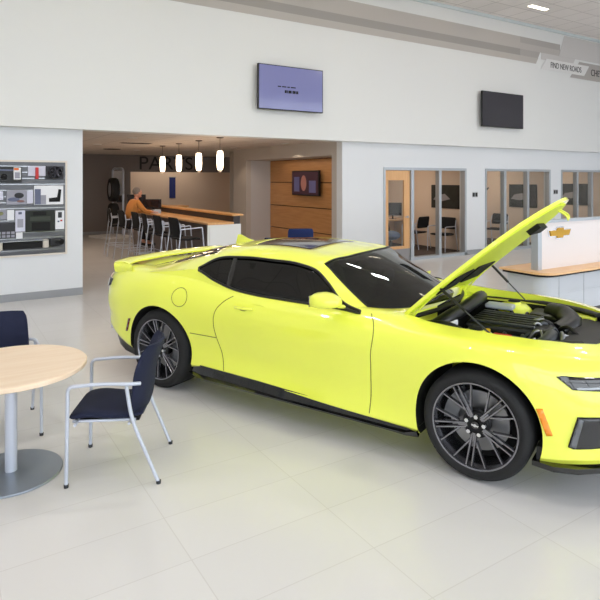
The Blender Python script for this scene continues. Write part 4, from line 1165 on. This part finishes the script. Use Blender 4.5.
# ---------------- hood
M_eng = mat('engine_black', (22, 22, 24), .38); M_eng2 = mat('engine_grey', (70, 72, 76), .4, .5); M_hose = mat('hose_black', (14, 14, 15), .5)
he = [(.80, .0), (.80, .63), (.84, .67), (1.0, .70), (1.2, .71), (1.5, .70), (1.70, .655), (1.87, .53), (1.98, .36), (2.07, .15), (2.10, 0)]
def hw(x):
    for (x0, y0), (x1, y1) in zip(he[1:], he[2:]):
        if x0 <= x <= x1: return y0 + (y1 - y0) * (x - x0) / max(1e-6, x1 - x0)
    return .6 if x < .9 else 0
def hz(x, y):
    base = .890 if x < 1 else .890 - .06 * ((x - 1) / 1.1) ** 2
    yy = abs(y)
    return base + .010 * (1 - min(1, yy / .5) ** 2) - .012 * max(0, (yy - .5) / .2) ** 1.5
hp = Vector((.80, 0, .880)); ang = radians(42.8)
def hood_pt(x, y, z):
    v = Vector((x, y, z)) - hp
    return Vector((v.x * cos(ang) - v.z * sin(ang), v.y, v.x * sin(ang) + v.z * cos(ang))) + hp
def hood_grid(inset, dz, nx=30, ny=14, xa=.802, xb=2.095):
    g = []
    for i in range(nx + 1):
        t = i / nx; x = xa + inset + (xb - xa - 2 * inset) * (1 - (1 - t) ** 1.6) ** 1.0
        x = min(x, xb - inset)
        w = max(hw(min(x + 0, 2.099)) - inset, .004)
        g.append([(x + .13 * (1 - (w * (2 * j / ny - 1) / .65) ** 2) * (1 - (x - .8) / 1.3) ** 2, w * (2 * j / ny - 1)) for j in range(ny + 1)])
    return g
def hood_solid(name, m, inset, d0, d1, parent, **k):
    g = hood_grid(inset, 0); vs = []; fs = []; nx = len(g); ny = len(g[0])
    for d in (d0, d1):
        for r in g:
            for x, y in r: vs.append(hood_pt(x, y, hz(x, y) + d))
    o = nx * ny
    for i in range(nx - 1):
        for j in range(ny - 1):
            a, b, c, dd = i * ny + j, i * ny + j + 1, (i + 1) * ny + j + 1, (i + 1) * ny + j
            fs += [(a, b, c, dd), (o + dd, o + c, o + b, o + a)]
    rim_ = [j for j in range(ny)] + [i * ny + ny - 1 for i in range(1, nx)] + [(nx - 1) * ny + j for j in range(ny - 2, -1, -1)] + [i * ny for i in range(nx - 2, 0, -1)]
    for a, b in zip(rim_, rim_[1:] + rim_[:1]): fs.append((a, b, o + b, o + a))
    return MB().add(vs, fs).build(name, m, parent, smooth=40, **k)
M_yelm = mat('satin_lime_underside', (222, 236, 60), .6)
hood = hood_solid('hood', M_yel, 0, 0, -.024, car, label='raised lime-yellow hood')
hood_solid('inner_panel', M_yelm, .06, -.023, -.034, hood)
ins = MB()
for x0, x1, y0, y1 in ((1.05, 1.25, -.50, -.06), (1.05, 1.25, .06, .50)):
    vs = []
    for d in (-.033, -.044):
        for x, y in ((x0, y0), (x1, y0), (x1, y1), (x0, y1)): vs.append(hood_pt(x, y, hz(x, y) + d))
    ins = MB().add(vs, [(0, 1, 2, 3), (7, 6, 5, 4), (0, 4, 5, 1), (1, 5, 6, 2), (2, 6, 7, 3), (3, 7, 4, 0)])
    ins.build('insulation_pad', M_matte, hood, smooth=0)
lt = [hood_pt(2.0, -.05, .80), hood_pt(2.02, -.05, .73), hood_pt(1.99, .0, .705), hood_pt(2.02, .05, .73), hood_pt(2.0, .05, .80)]
MB().tube(rounded(lt, .03), .007).build('hood_latch', M_yel, hood)
lb = MB(); 
M_dk = [hood_pt(1.80, -.2, hz(1.8, .2) - .05), hood_pt(1.90, .2, hz(1.9, .2) - .05)]
vs = []
for d in (-.033, -.075):
    for x, y in ((1.70, .10), (1.80, .10), (1.78, .42), (1.70, .46)): vs.append(hood_pt(x, y, hz(x, y) + d))
lb.add(vs, [(0, 1, 2, 3), (7, 6, 5, 4), (0, 4, 5, 1), (1, 5, 6, 2), (2, 6, 7, 3), (3, 7, 4, 0)]).build('air_seal', M_matte, hood, smooth=0)
for s in (-1, 1):
    MB().tube(rounded([(.96, s * .60, .84), (.86, s * .61, .86), hood_pt(.98, s * .60, .845), hood_pt(1.10, s * .59, .85)], .03), .012, flat=.5).build('hood_hinge', M_yel, car)
    a = Vector((1.444, s * .69, .855)) if s < 0 else Vector((1.36, .65, .835)); b = hood_pt(1.165, s * .64, hz(1.165, .64) - .03)
    d = b - a
    sr = MB().tube([a, a + d * .55], .0055, 8).build('gas_strut_rod', M_eng2, car)
    MB().tube([a + d * .5, b], .011, 8).build('gas_strut', M_trimb, car)

# ---------------- engine bay
MB().prism(both(bay_lo)[0:], .36, .40).build('bay_floor', M_matte, car, smooth=0)
# cowl and bulkhead trim behind the engine
ct = MB(); P0 = [(.80 + .0, y, .875) for y in (-.62, -.3, 0, .3, .62)]
ct.tube(spline([(.80, -.60, .865), (.88, -.35, .87), (.92, 0, .87), (.88, .35, .87), (.80, .60, .865)], 6), .05, 10, flat=.5)
ct.tube(spline([(.70, -.66, .868), (.80, -.5, .875), (.90, -.2, .88), (.92, 0, .88), (.90, .2, .88), (.80, .5, .875), (.70, .66, .868)], 5), .035, 10, flat=.4)
ct.build('cowl_cover', M_trimb, car)
MB().tube(spline([(1.0, -.58, .80), (1.06, -.42, .855), (1.08, -.2, .87), (1.08, .1, .875), (1.06, .35, .87), (1.02, .56, .84)], 5), .05, 12).build('bulkhead_duct', M_eng, car)
MB().tube(spline([(.98, -.60, .82), (1.12, -.50, .80), (1.2, -.46, .74), (1.22, -.44, .6)], 5), .045, 12).build('heater_hose', M_hose, car)
mb = MB()
mb.prism([(1.12, -.24), (1.62, -.20), (1.70, -.10), (1.70, .10), (1.62, .20), (1.12, .24)], .62, .80)
ecv = mb.build('supercharger_cover', M_eng, car, smooth=0, bevel=.025)
for k in range(6):
    y = -.17 + k * .068
    MB().box(1.15, 1.60, y - .014, y + .014, .798, .818).build('cover_rib', M_eng2 if k in (0, 5) else M_eng, ecv, smooth=0, bevel=.005)
for s in (-1, 1):
    MB().tube([(1.14, s * .34, .71), (1.6, s * .34, .70)], .075, 14, flat=.6).build('valve_cover', M_eng, car)
    for k in range(4):
        MB().tube(spline([(1.2 + k * .12, s * .29, .76), (1.2 + k * .12, s * .36, .79), (1.2 + k * .12, s * .43, .72)], 4), .011, 8).build('ignition_coil', M_hose, car)
    tw = MB(); tw.lathe([(.0, .835), (.05, .835), (.058, .82), (.10, .815), (.13, .79), (.16, .74), (.16, .4)], 32, c=(1.30, s * .53, 0)).build('strut_tower', M_yel, car, smooth=35)
    MB().lathe([(0, .85), (.03, .85), (.035, .835), (.05, .832)], 20, c=(1.30, s * .53, 0)).build('strut_mount', M_matte, tw) if False else MB().lathe([(0, .85), (.035, .848), (.05, .837)], 20, c=(1.30, s * .53, 0)).build('strut_mount', M_matte, car)
    # inner fender ledge between tower and nose
    P = spline([(1.0, s * .665, .822), (1.3, s * .68, .822), (1.55, s * .655, .822), (1.75, s * .585, .822), (1.94, s * .45, .82)], 5)
    MB().tube(P, [.014 + .022 * min(1, max(0, (p.x - 1.35) / .15)) for p in P], 8, flat=.5).build('fender_seal', M_hose, car)
# twin intake tubes and the airbox, far side
MB().tube(spline([(1.72, .05, .74), (1.78, .2, .78), (1.72, .36, .80), (1.60, .46, .79)], 6), [.075] * 13 + [.08] * 6, 16).build('intake_tube', M_eng, car)
MB().prism([(1.45, .34), (1.78, .30), (1.84, .46), (1.70, .57), (1.45, .58)], .60, .80).build('air_box', M_eng, car, smooth=0, bevel=.03)
MB().tube(spline([(1.60, -.1, .70), (1.72, -.2, .78), (1.70, -.34, .76), (1.6, -.42, .70)], 5), .045, 12).build('coolant_pipe', M_eng2, car)
MB().prism([(1.42, -.56), (1.60, -.56), (1.64, -.42), (1.42, -.40)], .60, .80).build('fuse_box', M_eng, car, smooth=0, bevel=.015)
MB().box(1.42, 1.54, -.62, -.54, .77, .835).build('red_terminal_cover', M_red, car, smooth=0, bevel=.01, label='red terminal cover')
MB().box(1.62, 1.68, -.585, -.53, .79, .825).build('red_cap', M_red, car, smooth=0, bevel=.008, label='small red cap')
MB().box(1.03, 1.12, -.50, -.36, .80, .845).build('fluid_reservoir', M_paper, car, smooth=0, bevel=.01, label='white fluid reservoir')
MB().box(1.12, 1.34, .30, .42, .80, .84).build('coolant_tank', mat('tank_white', (190, 194, 200), .4), car, smooth=0, bevel=.015, label='pale coolant tank')
MB().lathe([(.016, .80), (.016, .84), (0, .845)], 16, c=(1.37, -.50, 0)).build('filler_cap', mat('cap_yellow', (222, 180, 40), .4), car)
# radiator shroud and bracing
MB().prism(both([(1.80, 0), (1.80, .40), (1.86, .46), (1.96, .38), (2.04, .22), (2.06, 0)]), .70, .785).build('radiator_cover', M_trimb, car, smooth=0, bevel=.012)
MB().prism([(1.62, .56), (1.80, .44), (1.92, .42), (1.93, .46), (1.84, .52), (1.68, .63)], .775, .80).build('front_brace', M_yel, car, smooth=0, bevel=.005)
MB().prism([(1.62, -.60), (1.80, -.50), (1.92, -.44), (1.93, -.47), (1.84, -.55), (1.68, -.63)], .755, .775).build('front_brace', M_eng, car, smooth=0, bevel=.005)
rnd = random.Random(3)
for k in range(26):
    x = rnd.uniform(1.58, 1.82); y = rnd.uniform(-.46, .15); z = rnd.uniform(.72, .80); a = rnd.uniform(0, pi)
    L = rnd.uniform(.03, .1); m = rnd.choice([M_eng2, M_hose, M_disc, M_disc])
    MB().tube(spline([(x - L * cos(a), y - L * sin(a), z - .04), (x, y, z + .02), (x + L * cos(a), y + L * sin(a), z - .05)], 4), rnd.uniform(.008, .018), 8).build('engine_hose', m, car)

# ---------------- cabin
MB().prism(both([(-1.34, 0), (-1.34, .59), (-.9, .69), (.44, .71), (.61, .65), (.73, .49), (.79, 0)]), .335, .36).build('cabin_floor', M_cabin, car, smooth=0)
db = MB(); db.prism(both([(.30, 0), (.30, .68), (.55, .66), (.66, .55), (.80, .3), (.84, 0)]), .76, .865); db.build('dashboard', M_cabin, car, smooth=0, bevel=.03)
sw = [(.18 + .05 * cos(t * pi / 12), .36 + .18 * sin(t * pi / 12), .88 + .17 * cos(t * pi / 12)) for t in range(24)]
MB().tube(sw, .015, 8, closed=True).tube([(.36, .36, .80), (.2, .36, .88)], .03).tube([(.18, .2, .88), (.18, .52, .88)], .014).build('steering_wheel', M_cabin, car)
for y in (-.36, .36):
    for x, sc_ in ((-.25, 1), (-.95, .85)):
        sb = MB(); sb.box(x - .05, x + .45, y - .24, y + .24, .42, .60)
        sb.prism([(x - .12, .5), (x + .02, .5), (x - .12, 1.0 * sc_), (x - .22, 1.0 * sc_)], -.22, .22, M=Matrix.Translation((0, y, 0)) @ Matrix.Rotation(radians(90), 4, 'X'))
        sb.box(x - .26, x - .15, y - .11, y + .11, 1.0 * sc_ - .02, 1.0 * sc_ + .12)
        sb.build('seat', M_cabin, car, smooth=0, bevel=.03)
MB().box(.14, .18, -.13, .13, 1.10, 1.16).tube([(.17, 0, 1.15), (.22, 0, 1.21)], .012).build('interior_mirror', M_cabin, car, smooth=0)
MB().tube(spline([(.60, .62, .935), (.82, .2, .925), (.86, -.15, .925)], 6), .008, 6).build('wiper', M_matte, car)
MB().tube(spline([(.45, .60, .99), (.62, .36, 1.0), (.75, .0, .985)], 6), .008, 6).build('wiper', M_matte, car) if False else None
# ================================================================== SEATED MAN AT THE PARTS COUNTER (local +x = facing the counter)
def skin(name, joints, edges, m, parent, sub=2, root=0, label=None):
    me = bpy.data.meshes.new(name); me.from_pydata([j[0] for j in joints], edges, [])
    o = bpy.data.objects.new(name, me); COL.objects.link(o)
    md = o.modifiers.new('skin', 'SKIN'); md.use_smooth_shade = True
    for i, j in enumerate(joints):
        sv = me.skin_vertices[0].data[i]; r = j[1]; sv.radius = (r, r) if not isinstance(r, tuple) else r; sv.use_root = (i == root)
    s = o.modifiers.new('sub', 'SUBSURF'); s.levels = sub; s.render_levels = sub
    m2 = evaluated(o); o.modifiers.clear(); o.data = m2; m2.materials.clear(); m2.materials.append(m)
    for p in m2.polygons: p.use_smooth = True
    o.parent = parent
    if label: o['label'] = label
    return o
pn = empty('person', (3.76, 13.32, 0), radians(8), 'grey-haired person in an orange-brown sweater sitting at the parts counter', 'person')
M_skin = mat('skin', (206, 150, 124), .55); M_hair = mat('grey_hair', (120, 112, 106), .85); M_sw = mat('ochre_sweater', (196, 128, 62), .9, bump=(150, .3)); M_tr = mat('dark_trousers', (38, 36, 42), .9)
J = []; Ed = []
def jt(p, r, par=None):
    J.append((p, r));
    if par is not None: Ed.append((par, len(J) - 1))
    return len(J) - 1
pel = jt((-.02, 0, .86), (.15, .12)); sp1 = jt((.0, 0, 1.02), (.145, .11), pel); ch = jt((.06, 0, 1.22), (.165, .12), sp1); nk = jt((.12, 0, 1.38), .06, ch)
hd0 = jt((.16, 0, 1.45), .065, nk)
hands = []
for s in (-1, 1):
    sh = jt((.09, s * .17, 1.31), .065, ch); el = jt((.24, s * .24, 1.10), .045, sh); wr = jt((.44, s * .17, 1.085), .028, el); pm = jt((.50, s * .15, 1.08), .034, wr)
    hands.append((s, (.52, s * .15, 1.075)))
    hp_ = jt((.0, s * .10, .83), .09, pel); kn = jt((.40, s * .14, .80), .06, hp_); ank = jt((.36, s * .13, .36), .04, kn); toe = jt((.50, s * .13, .30), .035, ank)
body_p = skin('body', J, Ed, M_skin, pn)
# head with a face
hm = MB(); hm.sphere((.17, 0, 1.535), (.095, .075, .118), 20, 14)
hm.sphere((.262, 0, 1.525), (.016, .012, .022)); hm.sphere((.17, .078, 1.53), (.02, .01, .03)); hm.sphere((.17, -.078, 1.53), (.02, .01, .03)); hm.sphere((.225, 0, 1.455), (.035, .035, .03))
hm.build('head', M_skin, pn)
for s in (-1, 1): MB().sphere((.25, s * .032, 1.548), (.008, .012, .007)).build('eye', mat('eye_dark', (40, 30, 28), .3), pn)
MB().sphere((.252, 0, 1.483), (.006, .024, .005)).build('mouth', mat('lips', (160, 90, 84), .5), pn)
MB().sphere((.145, 0, 1.57), (.10, .084, .098), 20, 12).build('hair', M_hair, pn)
for s, (hx, hy, hz_) in hands:
    JF = []; EF = []
    J.clear(); Ed.clear()
    r0_ = jt((hx, hy, hz_), .02)
    for k, L in enumerate((.062, .072, .066, .052)):
        y = hy + (k - 1.5) * .02 ; a = jt((hx + .035, y, hz_ + .004), .009, r0_); b_ = jt((hx + .035 + L * .5, y, hz_ - .004), .0085, a); jt((hx + .035 + L * .85, y, hz_ - .02), .0075, b_)
    a = jt((hx + .01, hy - s * .035, hz_), .0095, r0_); jt((hx + .045, hy - s * .05, hz_ - .008), .0085, a)
    skin('hand', list(J), list(Ed), M_skin, pn, 1)
# clothes
J.clear(); Ed.clear()
a = jt((-.02, 0, .90), (.168, .138)); b_ = jt((.0, 0, 1.03), (.165, .13), a); c = jt((.06, 0, 1.22), (.18, .135), b_); jt((.115, 0, 1.355), .078, c)
for s in (-1, 1):
    d = jt((.09, s * .175, 1.315), .078, c); e = jt((.24, s * .245, 1.10), .060, d); jt((.43, s * .175, 1.088), .043, e)
skin('sweater', list(J), list(Ed), M_sw, pn, 2, label='orange-brown sweater')
J.clear(); Ed.clear()
a = jt((-.02, 0, .87), (.165, .13))
for s in (-1, 1):
    b_ = jt((.02, s * .10, .84), .1, a); c = jt((.41, s * .14, .80), .075, b_); jt((.365, s * .13, .40), .058, c)
skin('trousers', list(J), list(Ed), M_tr, pn, 2)
for s in (-1, 1): MB().sphere((.44, s * .13, .31), (.13, .048, .045)).build('shoe', M_black, pn)
bpy.context.view_layer.update()
